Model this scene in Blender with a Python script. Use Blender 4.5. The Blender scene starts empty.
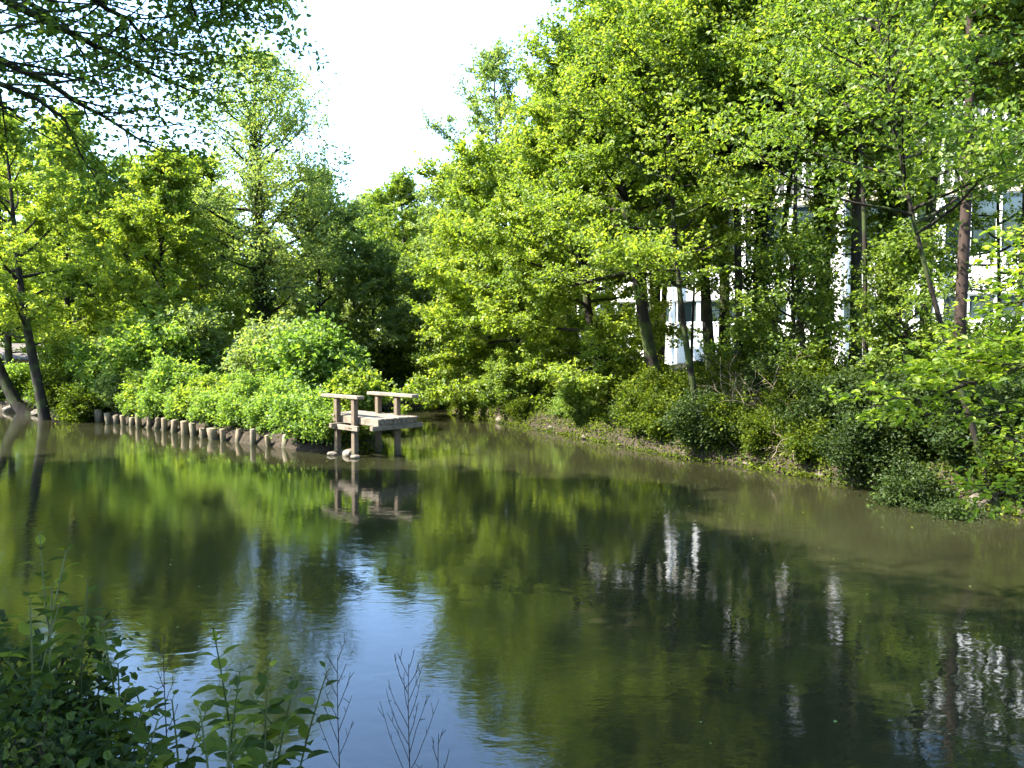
import bpy, math
import numpy as np
from mathutils import Vector

sc = bpy.context.scene
COL = sc.collection
R = math.radians
W, H, F = 1024, 768, 800.0
CAM = np.array([0.0, 0.0, 3.0])
HORIZON = 345.0
PITCH = math.atan((H / 2 - HORIZON) / F)          # looking slightly down

# ------------------------------------------------------------------ camera maths (photo pixel -> place)
def ray(px, py):
    x, y, z = (px - W / 2) / F, 1.0, -(py - H / 2) / F
    c, s = math.cos(PITCH), math.sin(PITCH)
    return np.array([x, y * c + z * s, z * c - y * s])

def at(px, py, depth):
    r = ray(px, py)
    return CAM + r * (depth / r[1])

def on_water(px, py, z=0.0):
    r = ray(px, py)
    return CAM + r * ((z - CAM[2]) / r[2])

def rng_of(seed):
    return np.random.default_rng(seed)

# ------------------------------------------------------------------ mesh helpers
def link(o, parent=None):
    COL.objects.link(o)
    if parent is not None:
        o.parent = parent
    return o

def np_mesh(name, V, Fq, tone=None, smooth=False):
    V = np.ascontiguousarray(V, dtype=np.float32)
    Fq = np.ascontiguousarray(Fq, dtype=np.int32)
    k = Fq.shape[1]
    me = bpy.data.meshes.new(name)
    me.vertices.add(len(V)); me.vertices.foreach_set('co', V.ravel())
    me.loops.add(Fq.size); me.loops.foreach_set('vertex_index', Fq.ravel())
    me.polygons.add(len(Fq))
    me.polygons.foreach_set('loop_start', np.arange(0, Fq.size, k, dtype=np.int32))
    me.polygons.foreach_set('use_smooth', np.full(len(Fq), smooth, dtype=bool))
    if tone is not None:
        a = me.attributes.new('tone', 'FLOAT', 'FACE')
        a.data.foreach_set('value', np.ascontiguousarray(tone, dtype=np.float32))
    me.update(calc_edges=True)
    return me

class Geo:
    """collects quads"""
    def __init__(self): self.V = []; self.F = []; self.n = 0
    def add(self, V, F):
        self.V.append(np.asarray(V, float)); self.F.append(np.asarray(F, int) + self.n); self.n += len(V)
    def tube(self, P, rad, sides=6, seed=0, lump=0.0):
        P = np.asarray(P, float); n = len(P)
        rad = np.broadcast_to(np.asarray(rad, float), (n,))
        T = np.gradient(P, axis=0); T /= np.linalg.norm(T, axis=1)[:, None] + 1e-9
        ref = np.array([0.31, 0.95, 0.05]) if abs(T[0][2]) > 0.6 else np.array([0.05, 0.1, 1.0])
        A = np.cross(T, ref); A /= np.linalg.norm(A, axis=1)[:, None] + 1e-9
        B = np.cross(T, A)
        ph = np.arange(sides) / sides * 2 * np.pi
        rr = rad[:, None] * np.ones((1, sides))
        if lump:
            rr = rr * (1 + lump * rng_of(seed).uniform(-1, 1, (n, sides)))
        V = P[:, None, :] + rr[:, :, None] * (np.cos(ph)[None, :, None] * A[:, None, :] + np.sin(ph)[None, :, None] * B[:, None, :])
        i = np.arange(n - 1)[:, None] * sides; j = np.arange(sides)[None, :]; j2 = (j + 1) % sides
        Fq = np.stack([i + j, i + j2, i + sides + j2, i + sides + j], -1).reshape(-1, 4)
        self.add(V.reshape(-1, 3), Fq)
    def box(self, lo, hi, rot=None, bev=0.0):
        lo = np.asarray(lo, float); hi = np.asarray(hi, float)
        b = min(bev, 0.45 * float((hi - lo).min()))
        if b <= 0:
            x0, y0, z0 = lo; x1, y1, z1 = hi
            V = [(x0,y0,z0),(x1,y0,z0),(x1,y1,z0),(x0,y1,z0),(x0,y0,z1),(x1,y0,z1),(x1,y1,z1),(x0,y1,z1)]
            Fq = [(3,2,1,0),(4,5,6,7),(0,1,5,4),(1,2,6,5),(2,3,7,6),(3,0,4,7)]
            self.add(V, Fq); return
        # chamfered box: 24 verts
        V = []; idx = {}
        for sx in (0, 1):
            for sy in (0, 1):
                for sz in (0, 1):
                    c = np.array([(lo, hi)[sx][0], (lo, hi)[sy][1], (lo, hi)[sz][2]])
                    d = np.array([1 - 2 * sx, 1 - 2 * sy, 1 - 2 * sz]) * b
                    for ax in range(3):      # vertex lying on the face of axis ax
                        p = c + d; p[ax] = c[ax]
                        idx[(sx, sy, sz, ax)] = len(V); V.append(p)
        Fq = []
        for ax in range(3):
            u, v = [(1, 2), (2, 0), (0, 1)][ax]
            for s in (0, 1):
                q = []
                for (a, c) in ((0, 0), (1, 0), (1, 1), (0, 1)):
                    k = [0, 0, 0]; k[ax] = s; k[u] = a; k[v] = c
                    q.append(idx[(k[0], k[1], k[2], ax)])
                Fq.append(q if s else q[::-1])
        for ax in range(3):                  # edges along ax
            u, v = [(1, 2), (2, 0), (0, 1)][ax]
            for a in (0, 1):
                for c in (0, 1):
                    q = []
                    for (t, fa) in ((0, u), (1, u), (1, v), (0, v)):
                        k = [0, 0, 0]; k[ax] = t; k[u] = a; k[v] = c
                        q.append(idx[(k[0], k[1], k[2], fa)])
                    Fq.append(q if (a == c) else q[::-1])
        for sx in (0, 1):
            for sy in (0, 1):
                for sz in (0, 1):
                    t = [idx[(sx, sy, sz, k)] for k in range(3)]
                    if (sx + sy + sz) % 2 == 0: t = t[::-1]
                    Fq.append([t[0], t[1], t[2], t[2]])
        Fq2 = [f for f in Fq if len(set(f)) == 4]
        tri = [f for f in Fq if len(set(f)) == 3]
        # a corner triangle as a quad through the midpoint of one side
        V = list(V)
        for f in tri:
            a, b2, c2 = f[0], f[1], f[2]
            V.append((np.asarray(V[a]) + np.asarray(V[c2])) / 2)
            Fq2.append([a, b2, c2, len(V) - 1])
        self.add(V, Fq2)
    def obj(self, name, mat, parent=None, smooth=True, mesh_only=False):
        me = np_mesh(name, np.concatenate(self.V), np.concatenate(self.F), smooth=smooth)
        me.materials.append(mat)
        if mesh_only: return me
        return link(bpy.data.objects.new(name, me), parent)

def root(name, label, cat, loc=(0, 0, 0), rz=0.0, group=None):
    o = bpy.data.objects.new(name, None)
    o.empty_display_size = 0.3
    o.location = loc; o.rotation_euler = (0, 0, rz)
    return tag(link(o), label, cat, group)

def tag(o, label, cat, group=None):
    o['label'] = label; o['category'] = cat
    if group: o['group'] = group
    return o

def copy_tree(o, parent=None):
    c = o.copy(); COL.objects.link(c)
    if parent is not None: c.parent = parent
    for ch in list(o.children): copy_tree(ch, c)
    return c

ORD = ['first', 'second', 'third', 'fourth', 'fifth', 'sixth', 'seventh', 'eighth', 'ninth', 'tenth', 'eleventh', 'twelfth',
       'thirteenth', 'fourteenth', 'fifteenth', 'sixteenth', 'seventeenth', 'eighteenth', 'nineteenth', 'twentieth']

# ------------------------------------------------------------------ materials
def new_mat(name):
    m = bpy.data.materials.new(name); m.use_nodes = True
    nt = m.node_tree; nt.nodes.clear()
    out = nt.nodes.new('ShaderNodeOutputMaterial')
    return m, nt, out

def N(nt, typ, **kw):
    n = nt.nodes.new(typ)
    for k, v in kw.items():
        if k in n.inputs: n.inputs[k].default_value = v
        else: setattr(n, k, v)
    return n

def ramp(nt, stops):
    n = nt.nodes.new('ShaderNodeValToRGB'); e = n.color_ramp.elements
    while len(e) < len(stops): e.new(0.5)
    for el, (p, c) in zip(e, stops):
        el.position = p; el.color = (*c, 1)
    return n

def leaf_mat(name, dark, mid, light, trans=0.48, gloss=0.02, warm=1.0):
    m, nt, out = new_mat(name); L = nt.links.new
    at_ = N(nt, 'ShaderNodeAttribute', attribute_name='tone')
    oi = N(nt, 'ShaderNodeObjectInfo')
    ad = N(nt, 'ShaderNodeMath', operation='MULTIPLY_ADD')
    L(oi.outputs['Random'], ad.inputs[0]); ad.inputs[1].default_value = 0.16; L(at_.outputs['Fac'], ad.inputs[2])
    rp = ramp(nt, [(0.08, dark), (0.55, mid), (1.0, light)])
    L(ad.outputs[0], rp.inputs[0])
    df = N(nt, 'ShaderNodeBsdfDiffuse')
    tr = N(nt, 'ShaderNodeBsdfTranslucent')
    L(rp.outputs[0], df.inputs['Color'])
    tc = N(nt, 'ShaderNodeMix', data_type='RGBA', blend_type='MULTIPLY'); tc.inputs[0].default_value = 1
    L(rp.outputs[0], tc.inputs[6]); tc.inputs[7].default_value = (2.4 * warm, 2.4, 0.95, 1)
    L(tc.outputs[2], tr.inputs['Color'])
    mx = N(nt, 'ShaderNodeMixShader'); mx.inputs[0].default_value = trans
    L(df.outputs[0], mx.inputs[1]); L(tr.outputs[0], mx.inputs[2])
    gl = N(nt, 'ShaderNodeBsdfGlossy', Roughness=0.55); gl.inputs['Color'].default_value = (0.9, 0.95, 0.9, 1)
    m2 = N(nt, 'ShaderNodeMixShader'); m2.inputs[0].default_value = gloss
    L(mx.outputs[0], m2.inputs[1]); L(gl.outputs[0], m2.inputs[2])
    L(m2.outputs[0], out.inputs['Surface'])
    return m

def bark_mat(name, c1, c2, scale=6.0, moss=0.0):
    m, nt, out = new_mat(name); L = nt.links.new
    tc = N(nt, 'ShaderNodeTexCoord'); mp = N(nt, 'ShaderNodeMapping'); mp.inputs['Scale'].default_value = (1, 1, 0.22)
    L(tc.outputs['Object'], mp.inputs[0])
    nz = N(nt, 'ShaderNodeTexNoise', Scale=scale, Detail=6.0, Roughness=0.65); L(mp.outputs[0], nz.inputs['Vector'])
    rp = ramp(nt, [(0.3, c1), (0.7, c2)]); L(nz.outputs['Fac'], rp.inputs[0])
    col = rp.outputs[0]
    if moss:
        n2 = N(nt, 'ShaderNodeTexNoise', Scale=1.7, Detail=4.0); L(tc.outputs['Object'], n2.inputs['Vector'])
        r2 = ramp(nt, [(0.5, (0, 0, 0)), (0.62, (moss, moss, moss))]); L(n2.outputs['Fac'], r2.inputs[0])
        mm = N(nt, 'ShaderNodeMix', data_type='RGBA'); L(r2.outputs[0], mm.inputs[0]); L(col, mm.inputs[6]); mm.inputs[7].default_value = (0.05, 0.075, 0.015, 1)
        col = mm.outputs[2]
    p = N(nt, 'ShaderNodeBsdfPrincipled', Roughness=0.9); p.inputs['Specular IOR Level'].default_value = 0.2
    L(col, p.inputs['Base Color'])
    bp = N(nt, 'ShaderNodeBump', Strength=0.7, Distance=0.02); L(nz.outputs['Fac'], bp.inputs['Height']); L(bp.outputs[0], p.inputs['Normal'])
    L(p.outputs[0], out.inputs['Surface'])
    return m

def wood_mat(name, c1, c2, stretch, stain=(0.07, 0.06, 0.035), wet=True):
    """weathered timber: grain along one axis, dark water stain low down, stained patches"""
    m, nt, out = new_mat(name); L = nt.links.new
    tc = N(nt, 'ShaderNodeTexCoord'); mp = N(nt, 'ShaderNodeMapping'); mp.inputs['Scale'].default_value = stretch
    L(tc.outputs['Object'], mp.inputs[0])
    nz = N(nt, 'ShaderNodeTexNoise', Scale=9.0, Detail=7.0, Roughness=0.7); L(mp.outputs[0], nz.inputs['Vector'])
    rp = ramp(nt, [(0.32, c1), (0.66, c2)]); L(nz.outputs['Fac'], rp.inputs[0])
    n2 = N(nt, 'ShaderNodeTexNoise', Scale=3.0, Detail=4.0); L(tc.outputs['Object'], n2.inputs['Vector'])
    r2 = ramp(nt, [(0.5, (0, 0, 0)), (0.72, (0.7, 0.7, 0.7))]); L(n2.outputs['Fac'], r2.inputs[0])
    m1 = N(nt, 'ShaderNodeMix', data_type='RGBA'); L(r2.outputs[0], m1.inputs[0]); L(rp.outputs[0], m1.inputs[6]); m1.inputs[7].default_value = (*stain, 1)
    col = m1.outputs[2]
    if wet:
        ge = N(nt, 'ShaderNodeNewGeometry'); sx = N(nt, 'ShaderNodeSeparateXYZ'); L(ge.outputs['Position'], sx.inputs[0])
        ad = N(nt, 'ShaderNodeMath', operation='MULTIPLY_ADD'); L(n2.outputs['Fac'], ad.inputs[0]); ad.inputs[1].default_value = 0.25; L(sx.outputs['Z'], ad.inputs[2])
        r3 = ramp(nt, [(0.2, (0.8, 0.8, 0.8)), (0.36, (0, 0, 0))]); L(ad.outputs[0], r3.inputs[0])
        m3 = N(nt, 'ShaderNodeMix', data_type='RGBA'); L(r3.outputs[0], m3.inputs[0]); L(col, m3.inputs[6]); m3.inputs[7].default_value = (0.05, 0.05, 0.025, 1)
        col = m3.outputs[2]
    n4 = N(nt, 'ShaderNodeTexNoise', Scale=6.0, Detail=5.0, Roughness=0.7); mp4 = N(nt, 'ShaderNodeMapping'); mp4.inputs['Location'].default_value = (7, 3, 1); L(tc.outputs['Object'], mp4.inputs[0]); L(mp4.outputs[0], n4.inputs['Vector'])
    r4 = ramp(nt, [(0.55, (0, 0, 0)), (0.7, (0.75, 0.75, 0.75))]); L(n4.outputs['Fac'], r4.inputs[0])
    m4 = N(nt, 'ShaderNodeMix', data_type='RGBA'); L(r4.outputs[0], m4.inputs[0]); L(col, m4.inputs[6]); m4.inputs[7].default_value = (0.10, 0.105, 0.045, 1); col = m4.outputs[2]
    p = N(nt, 'ShaderNodeBsdfPrincipled', Roughness=0.85); L(col, p.inputs['Base Color']); p.inputs['Specular IOR Level'].default_value = 0.25
    bp = N(nt, 'ShaderNodeBump', Strength=0.5, Distance=0.008); L(nz.outputs['Fac'], bp.inputs['Height']); L(bp.outputs[0], p.inputs['Normal'])
    L(p.outputs[0], out.inputs['Surface'])
    return m

def plain_mat(name, col, rough=0.6, spec=0.5, var=0.15, scale=3.0, bump=0.0):
    m, nt, out = new_mat(name); L = nt.links.new
    tc = N(nt, 'ShaderNodeTexCoord')
    nz = N(nt, 'ShaderNodeTexNoise', Scale=scale, Detail=5.0); L(tc.outputs['Object'], nz.inputs['Vector'])
    a = tuple(c * (1 - var) for c in col); b = tuple(min(1, c * (1 + var)) for c in col)
    rp = ramp(nt, [(0.3, a), (0.7, b)]); L(nz.outputs['Fac'], rp.inputs[0])
    p = N(nt, 'ShaderNodeBsdfPrincipled', Roughness=rough); p.inputs['Specular IOR Level'].default_value = spec
    L(rp.outputs[0], p.inputs['Base Color'])
    if bump:
        bp = N(nt, 'ShaderNodeBump', Strength=bump, Distance=0.05); L(nz.outputs['Fac'], bp.inputs['Height']); L(bp.outputs[0], p.inputs['Normal'])
    L(p.outputs[0], out.inputs['Surface'])
    return m

LEAF = {
    'alder':   leaf_mat('leaf_alder',   (0.040, 0.075, 0.012), (0.100, 0.148, 0.020), (0.185, 0.225, 0.040)),
    'bright':  leaf_mat('leaf_bright',  (0.065, 0.105, 0.014), (0.140, 0.190, 0.024), (0.230, 0.265, 0.045)),
    'shrub':   leaf_mat('leaf_shrub',   (0.055, 0.105, 0.016), (0.115, 0.180, 0.030), (0.195, 0.255, 0.055)),
    'grey':    leaf_mat('leaf_grey',    (0.060, 0.092, 0.026), (0.110, 0.152, 0.044), (0.175, 0.215, 0.075)),
    'dark':    leaf_mat('leaf_dark',    (0.014, 0.032, 0.010), (0.032, 0.058, 0.014), (0.066, 0.098, 0.024), trans=0.25),
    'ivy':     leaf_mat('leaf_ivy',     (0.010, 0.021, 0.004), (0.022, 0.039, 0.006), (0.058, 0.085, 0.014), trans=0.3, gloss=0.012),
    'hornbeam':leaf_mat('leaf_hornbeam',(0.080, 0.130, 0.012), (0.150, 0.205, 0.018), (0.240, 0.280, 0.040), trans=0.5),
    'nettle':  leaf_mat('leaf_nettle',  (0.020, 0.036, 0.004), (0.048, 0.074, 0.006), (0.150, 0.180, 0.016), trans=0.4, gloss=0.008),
    'overhang':leaf_mat('leaf_overhang', (0.034, 0.066, 0.014), (0.070, 0.115, 0.020), (0.130, 0.170, 0.030), trans=0.5),
    'grass':   leaf_mat('leaf_grass',   (0.070, 0.110, 0.018), (0.120, 0.170, 0.028), (0.190, 0.230, 0.050), trans=0.35, gloss=0.04),
}
BARK = bark_mat('bark_dark', (0.008, 0.0065, 0.005), (0.032, 0.025, 0.018), moss=0.6)
BARK_RED = bark_mat('bark_reddish', (0.014, 0.009, 0.007), (0.052, 0.035, 0.027))
BARK_PALE = bark_mat('bark_pale', (0.10, 0.085, 0.06), (0.22, 0.19, 0.14))
STEM = plain_mat('green_stem', (0.05, 0.07, 0.02), 0.6, 0.3)
DEADSTEM = plain_mat('dead_stem', (0.035, 0.028, 0.026), 0.8, 0.2)
TWIG = plain_mat('dry_twig', (0.20, 0.16, 0.105), 0.85, 0.2, var=0.35)
ROCK = plain_mat('rock', (0.085, 0.07, 0.052), 0.9, 0.2, var=0.5, scale=7.0, bump=0.6)
ROCK_PALE = plain_mat('pale_rock', (0.15, 0.125, 0.095), 0.9, 0.2, var=0.3, scale=7.0, bump=0.5)

# ------------------------------------------------------------------ leaves
def leaf_faces(P, Nrm, Ldir, length, width, six=False, rng=None):
    """P base points, one folded leaf each (diamond of one quad, or rounder leaf of two quads)"""
    Ldir = Ldir - Nrm * (Ldir * Nrm).sum(1, keepdims=True)
    Ldir /= np.linalg.norm(Ldir, axis=1, keepdims=True) + 1e-9
    S = np.cross(Nrm, Ldir)
    l = length[:, None]; w = width[:, None]
    n = len(P)
    if not six:
        up = Nrm * w * 0.25
        V = np.stack([P, P + Ldir * l * 0.45 + S * w * 0.5 + up, P + Ldir * l, P + Ldir * l * 0.45 - S * w * 0.5 + up], 1)
        Fq = np.arange(n * 4).reshape(n, 4)
        return V.reshape(-1, 3), Fq, 1
    up = Nrm * w * 0.18
    dr = -Nrm * l * 0.12
    V = np.stack([P, P + Ldir * l * 0.28 + S * w * 0.46 + up, P + Ldir * l * 0.7 + S * w * 0.36 + up, P + Ldir * l + dr,
                  P + Ldir * l * 0.7 - S * w * 0.36 + up, P + Ldir * l * 0.28 - S * w * 0.46 + up], 1)
    b = np.arange(n)[:, None] * 6
    Fq = np.concatenate([b + np.array([[0, 1, 2, 3]]), b + np.array([[0, 3, 4, 5]])], 1).reshape(-1, 4)
    return V.reshape(-1, 3), Fq, 2

def leaf_mesh(name, mat, segs, n, size, spread, rng, up=0.75, six=False, flat=None, centre=None, tone_amp=1.0, tone0=0.0):
    A = np.array([s[0] for s in segs]); B = np.array([s[1] for s in segs])
    wt = np.array([s[2] for s in segs]) * (np.linalg.norm(B - A, axis=1) + 0.05)
    k = rng.choice(len(segs), n, p=wt / wt.sum())
    t = rng.random((n, 1))
    P = A[k] * (1 - t) + B[k] * t + rng.normal(0, spread, (n, 3)) * (np.array([1, 1, 0.75]) if flat is None else np.array([1, 1, flat]))
    D = B[k] - A[k]; D /= np.linalg.norm(D, axis=1, keepdims=True) + 1e-9
    Nn = rng.normal(0, 1, (n, 3)) * 0.62; Nn[:, 2] += up
    Nn /= np.linalg.norm(Nn, axis=1, keepdims=True) + 1e-9
    Ld = rng.normal(0, 1, (n, 3)) + D * 0.8; Ld[:, 2] -= 0.35
    sz = size * rng.uniform(0.6, 1.3, n)
    V, Fq, m = leaf_faces(P, Nn, Ld, sz, sz * rng.uniform(0.6, 0.85, n), six)
    clump = rng.normal(0, 0.15, len(segs))[k]
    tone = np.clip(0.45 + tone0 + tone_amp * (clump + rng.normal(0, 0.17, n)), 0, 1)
    me = np_mesh(name, V, Fq, tone=np.repeat(tone, m))
    me.materials.append(mat)
    return me

def curve(p0, d, L, n, rng, up=0.0, wob=0.12):
    P = [np.array(p0, float)]; d = np.array(d, float); d /= np.linalg.norm(d)
    for i in range(n):
        d = d + np.array([0, 0, up / n]) + rng.normal(0, wob / math.sqrt(n), 3)
        d /= np.linalg.norm(d); P.append(P[-1] + d * L / n)
    return np.array(P)

def interp(P, t):
    n = len(P) - 1; x = min(max(t, 0), 0.9999) * n; i = int(x); f = x - i
    return P[i] * (1 - f) + P[i + 1] * f, (P[i + 1] - P[i]) / (np.linalg.norm(P[i + 1] - P[i]) + 1e-9)

PROF = {
    'oval': lambda s: max(0.12, math.sin(math.pi * min(1, 0.18 + 0.82 * s)) ** 0.7),
    'cone': lambda s: max(0.12, 1.0 - 0.9 * s),
    'dome': lambda s: max(0.15, math.sqrt(max(0, 1 - s ** 2.2))),
    'column': lambda s: max(0.2, 0.85 * math.sin(math.pi * min(1, 0.28 + 0.72 * s)) ** 0.5),
}

def twigs_on(P, r0, wood, segs, rng, nsec, seclen, sub=3, sublen=0.45, twig_wood=True, start=0.25, vert=0.25, wgt=1.0):
    """side branches along a limb, with leaf-bearing twigs"""
    for j in range(nsec):
        f = start + (1 - start) * (j + rng.random()) / nsec
        q, dd = interp(P, f)
        az = (1 if j % 2 else -1) * rng.uniform(0.5, 1.25)
        c, s = math.cos(az), math.sin(az)
        d = np.array([dd[0] * c - dd[1] * s, dd[0] * s + dd[1] * c, dd[2] * 0.6 + rng.normal(0.08, vert)])
        L = seclen * rng.uniform(0.6, 1.25) * (1.15 - 0.65 * f)
        Q = curve(q, d, L, 4, rng, up=0.25, wob=0.3)
        if twig_wood: wood.tube(Q, np.linspace(max(0.006, r0 * 0.35 * (1 - 0.6 * f)), 0.004, 5), 4)
        for a in range(1, 4): segs.append((Q[a], Q[a + 1], wgt))
        for m in range(sub):
            q2, d2 = interp(Q, rng.uniform(0.2, 1.0))
            d3 = d2 * 0.6 + rng.normal(0, 0.6, 3) * np.array([1, 1, 0.55])
            L3 = sublen * rng.uniform(0.5, 1.3)
            q3 = q2 + d3 / (np.linalg.norm(d3) + 1e-9) * L3
            segs.append((q2, q3, wgt))

def tree_meshes(seed, Ht, r0, cb=0.25, Rad=4.0, prof='oval', nprim=34, nleaf=60000, size=0.1, lean=(0, 0), bend=0.0, asym=(0, 0),
                leaf='alder', bark=None, sub=4, sublen=0.5, spread=0.14, el=(5, 60), sag=0.35, dens=1.5, ivy=0.0, six=False, low=None, tone0=0.0, lace=(0.6, 1.28, 0.6), stems=0, epi=0):
    rng = rng_of(seed); wood = Geo(); segs = []
    nT = 14
    ts = np.linspace(0, 1, nT)
    ph = rng.uniform(0, 6.28, 2)
    bx = lean[0] * (ts ** (1 - 0.4 * bend)) + 0.018 * Ht * np.sin(ts * 5 + ph[0]) * ts
    by = lean[1] * (ts ** (1 - 0.4 * bend)) + 0.018 * Ht * np.sin(ts * 4.3 + ph[1]) * ts
    T = np.stack([bx, by, Ht * ts - 0.3], 1)
    rad = r0 * (1 - ts * 0.93) ** 0.85; rad[0] = r0 * 1.5; rad[1] *= 1.08
    wood.tube(T, rad, 10, seed, 0.06)
    for q in range(stems):
        a_ = rng.uniform(0, 6.28); sp = rng.uniform(0.35, 0.9)
        e_ = T[int(nT * .7)] + np.array([math.cos(a_) * sp * 2.2, math.sin(a_) * sp * 2.2, rng.uniform(-2.5, 1)])
        b_ = T[0] + np.array([math.cos(a_) * sp * .5, math.sin(a_) * sp * .5, 0]); tt_ = np.linspace(0, 1, 9)[:, None]
        Q = b_ + (e_ - b_) * np.concatenate([tt_ ** 1.3, tt_ ** 1.3, tt_], 1) + rng.normal(0, .05, (9, 3)) * tt_
        wood.tube(Q, np.linspace(r0 * rng.uniform(.45, .7), .02, 9), 8, seed + q, .05)
        twigs_on(Q, .03, wood, segs, rng, 14, 1.6, sub, sublen, start=.45, vert=.4)
    for q in range(epi):
        p_, d_ = interp(T, rng.uniform(0.06, cb + .05)); a_ = rng.uniform(0, 6.28)
        Q = curve(p_, np.array([math.cos(a_), math.sin(a_), rng.uniform(-.2, .6)]), rng.uniform(.6, 2.8), 4, rng, up=.1, wob=.3)
        wood.tube(Q, np.linspace(.012, .004, 5), 4)
        for a in range(1, 4): segs.append((Q[a], Q[a + 1], .8))
        twigs_on(Q, .01, wood, segs, rng, 4, .6, 2, .4, wgt=.8)
    az0 = rng.uniform(0, 6.28)
    A = np.array([asym[0], asym[1]])
    for i in range(nprim):
        s = (i + rng.uniform(0, 1)) / nprim
        t = cb + (0.985 - cb) * s
        p, dT = interp(T, t)
        az = az0 + i * 2.39996 + rng.normal(0, 0.35)
        h = np.array([math.cos(az), math.sin(az)])
        L = Rad * PROF[prof](s) * rng.uniform(0.7, 1.2) * max(0.35, 1 + float(A @ h))
        e = R(el[0] + (el[1] - el[0]) * s + rng.normal(0, 10))
        d = np.array([h[0] * math.cos(e), h[1] * math.cos(e), math.sin(e)])
        P = curve(p, d, L, 7, rng, up=sag, wob=0.25)
        rl = max(0.016, min(0.6 * r0 * (1 - t) + 0.018, 0.02 * L + 0.018))
        wood.tube(P, np.linspace(rl, 0.006, 8), 5)
        for a in range(3, 7): segs.append((P[a], P[a + 1], 1.0))
        twigs_on(P, rl, wood, segs, rng, max(4, int(L * dens * 2.0)), max(0.6, 0.5 * L), sub + 1, sublen * 1.5, vert=0.3)
    if low:
        for (p, d, L) in low:
            P = curve(np.array(p), np.array(d), L, 7, rng, up=0.1, wob=0.12)
            wood.tube(P, np.linspace(0.012 * L + 0.012, 0.012, 8), 5)
            twigs_on(P, 0.03, wood, segs, rng, int(L * 3), 0.4 * L, sub, sublen)
    me_w = wood.obj('trunk', bark or BARK, mesh_only=True)
    me_l = leaf_mesh('crown', LEAF[leaf], segs, int(nleaf * lace[0]), size * lace[1], spread * lace[2], rng, six=six, tone0=tone0, flat=0.5)
    me_i = None
    if ivy:
        n = int(5200 * ivy * Ht / 10)
        tt = rng.random(n) ** 1.2 * ivy
        x = tt * (nT - 1); i0 = x.astype(int); f = (x - i0)[:, None]
        C = T[i0] * (1 - f) + T[i0 + 1] * f
        an = rng.uniform(0, 6.28, n); rr = (r0 * (1 - tt * 0.8) + np.abs(rng.normal(0.05, 0.20, n)) * (1.1 - 0.5 * tt / ivy))
        O = np.stack([np.cos(an), np.sin(an), np.zeros(n)], 1)
        P = C + O * rr[:, None]; P[:, 2] += rng.normal(0, 0.1, n)
        Nn = O + rng.normal(0, 0.5, (n, 3)); Nn[:, 2] += 0.3; Nn /= np.linalg.norm(Nn, axis=1, keepdims=True)
        Ld = rng.normal(0, 0.5, (n, 3)); Ld[:, 2] -= 1
        V, Fq, m = leaf_faces(P, Nn, Ld, np.full(n, 0.11) * rng.uniform(.6, 1.3, n), np.full(n, 0.10), False)
        me_i = np_mesh('ivy', V, Fq, tone=np.clip(rng.normal(0.45, 0.2, n), 0, 1)); me_i.materials.append(LEAF['ivy'])
    return me_w, me_l, me_i

def put_tree(meshes, loc, name, label, cat='tree', group=None, rz=0.0, scale=1.0):
    r = root(name, label, cat, loc, rz, group)
    r.scale = (scale, scale, scale)
    link(bpy.data.objects.new('trunk', meshes[0]), r)
    link(bpy.data.objects.new('crown', meshes[1]), r)
    if meshes[2]: link(bpy.data.objects.new('ivy', meshes[2]), r)
    return r

def bush_meshes(seed, Ht, Rx, Ry, nleaf, size, leaf='shrub', nst=26, spread=0.09, six=False, tone0=0.0, sub=3, up=0.75, bark=None):
    rng = rng_of(seed); wood = Geo(); segs = []
    for i in range(nst):
        az = i * 2.39996 + rng.normal(0, 0.3); q = math.sqrt((i + 0.5) / nst)
        k = rng.uniform(0.75, 1.15)
        tip = np.array([math.cos(az) * Rx * q * k, math.sin(az) * Ry * q * k, Ht * k * (0.25 + 0.75 * math.sqrt(max(0.02, 1 - q ** 2.0))) ])
        b = np.array([math.cos(az) * Rx * 0.18 * q, math.sin(az) * Ry * 0.18 * q, -0.1])
        tt = np.linspace(0, 1, 6)[:, None]
        P = b + (tip - b) * np.concatenate([tt ** 1.25, tt ** 1.25, tt ** 0.8], 1) + rng.normal(0, 0.03, (6, 3)) * tt
        L = np.linalg.norm(tip - b)
        wood.tube(P, np.linspace(0.012 + 0.006 * L, 0.004, 6), 4)
        for a in range(1, 5): segs.append((P[a], P[a + 1], 0.7))
        twigs_on(P, 0.02, wood, segs, rng, max(4, int(L * 5)), 0.3 * L + 0.12, sub, 0.18 + 0.09 * L, start=0.15, vert=0.45)
    return (wood.obj('stems', bark or BARK, mesh_only=True), leaf_mesh('foliage', LEAF[leaf], segs, nleaf, size, spread, rng, six=six, tone0=tone0, up=up))

def put_bush(meshes, loc, name, label, cat='bush', group=None, rz=0.0, scale=1.0):
    r = root(name, label, cat, loc, rz, group); r.scale = (scale, scale, scale)
    link(bpy.data.objects.new('stems', meshes[0]), r); link(bpy.data.objects.new('foliage', meshes[1]), r)
    return r

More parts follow.
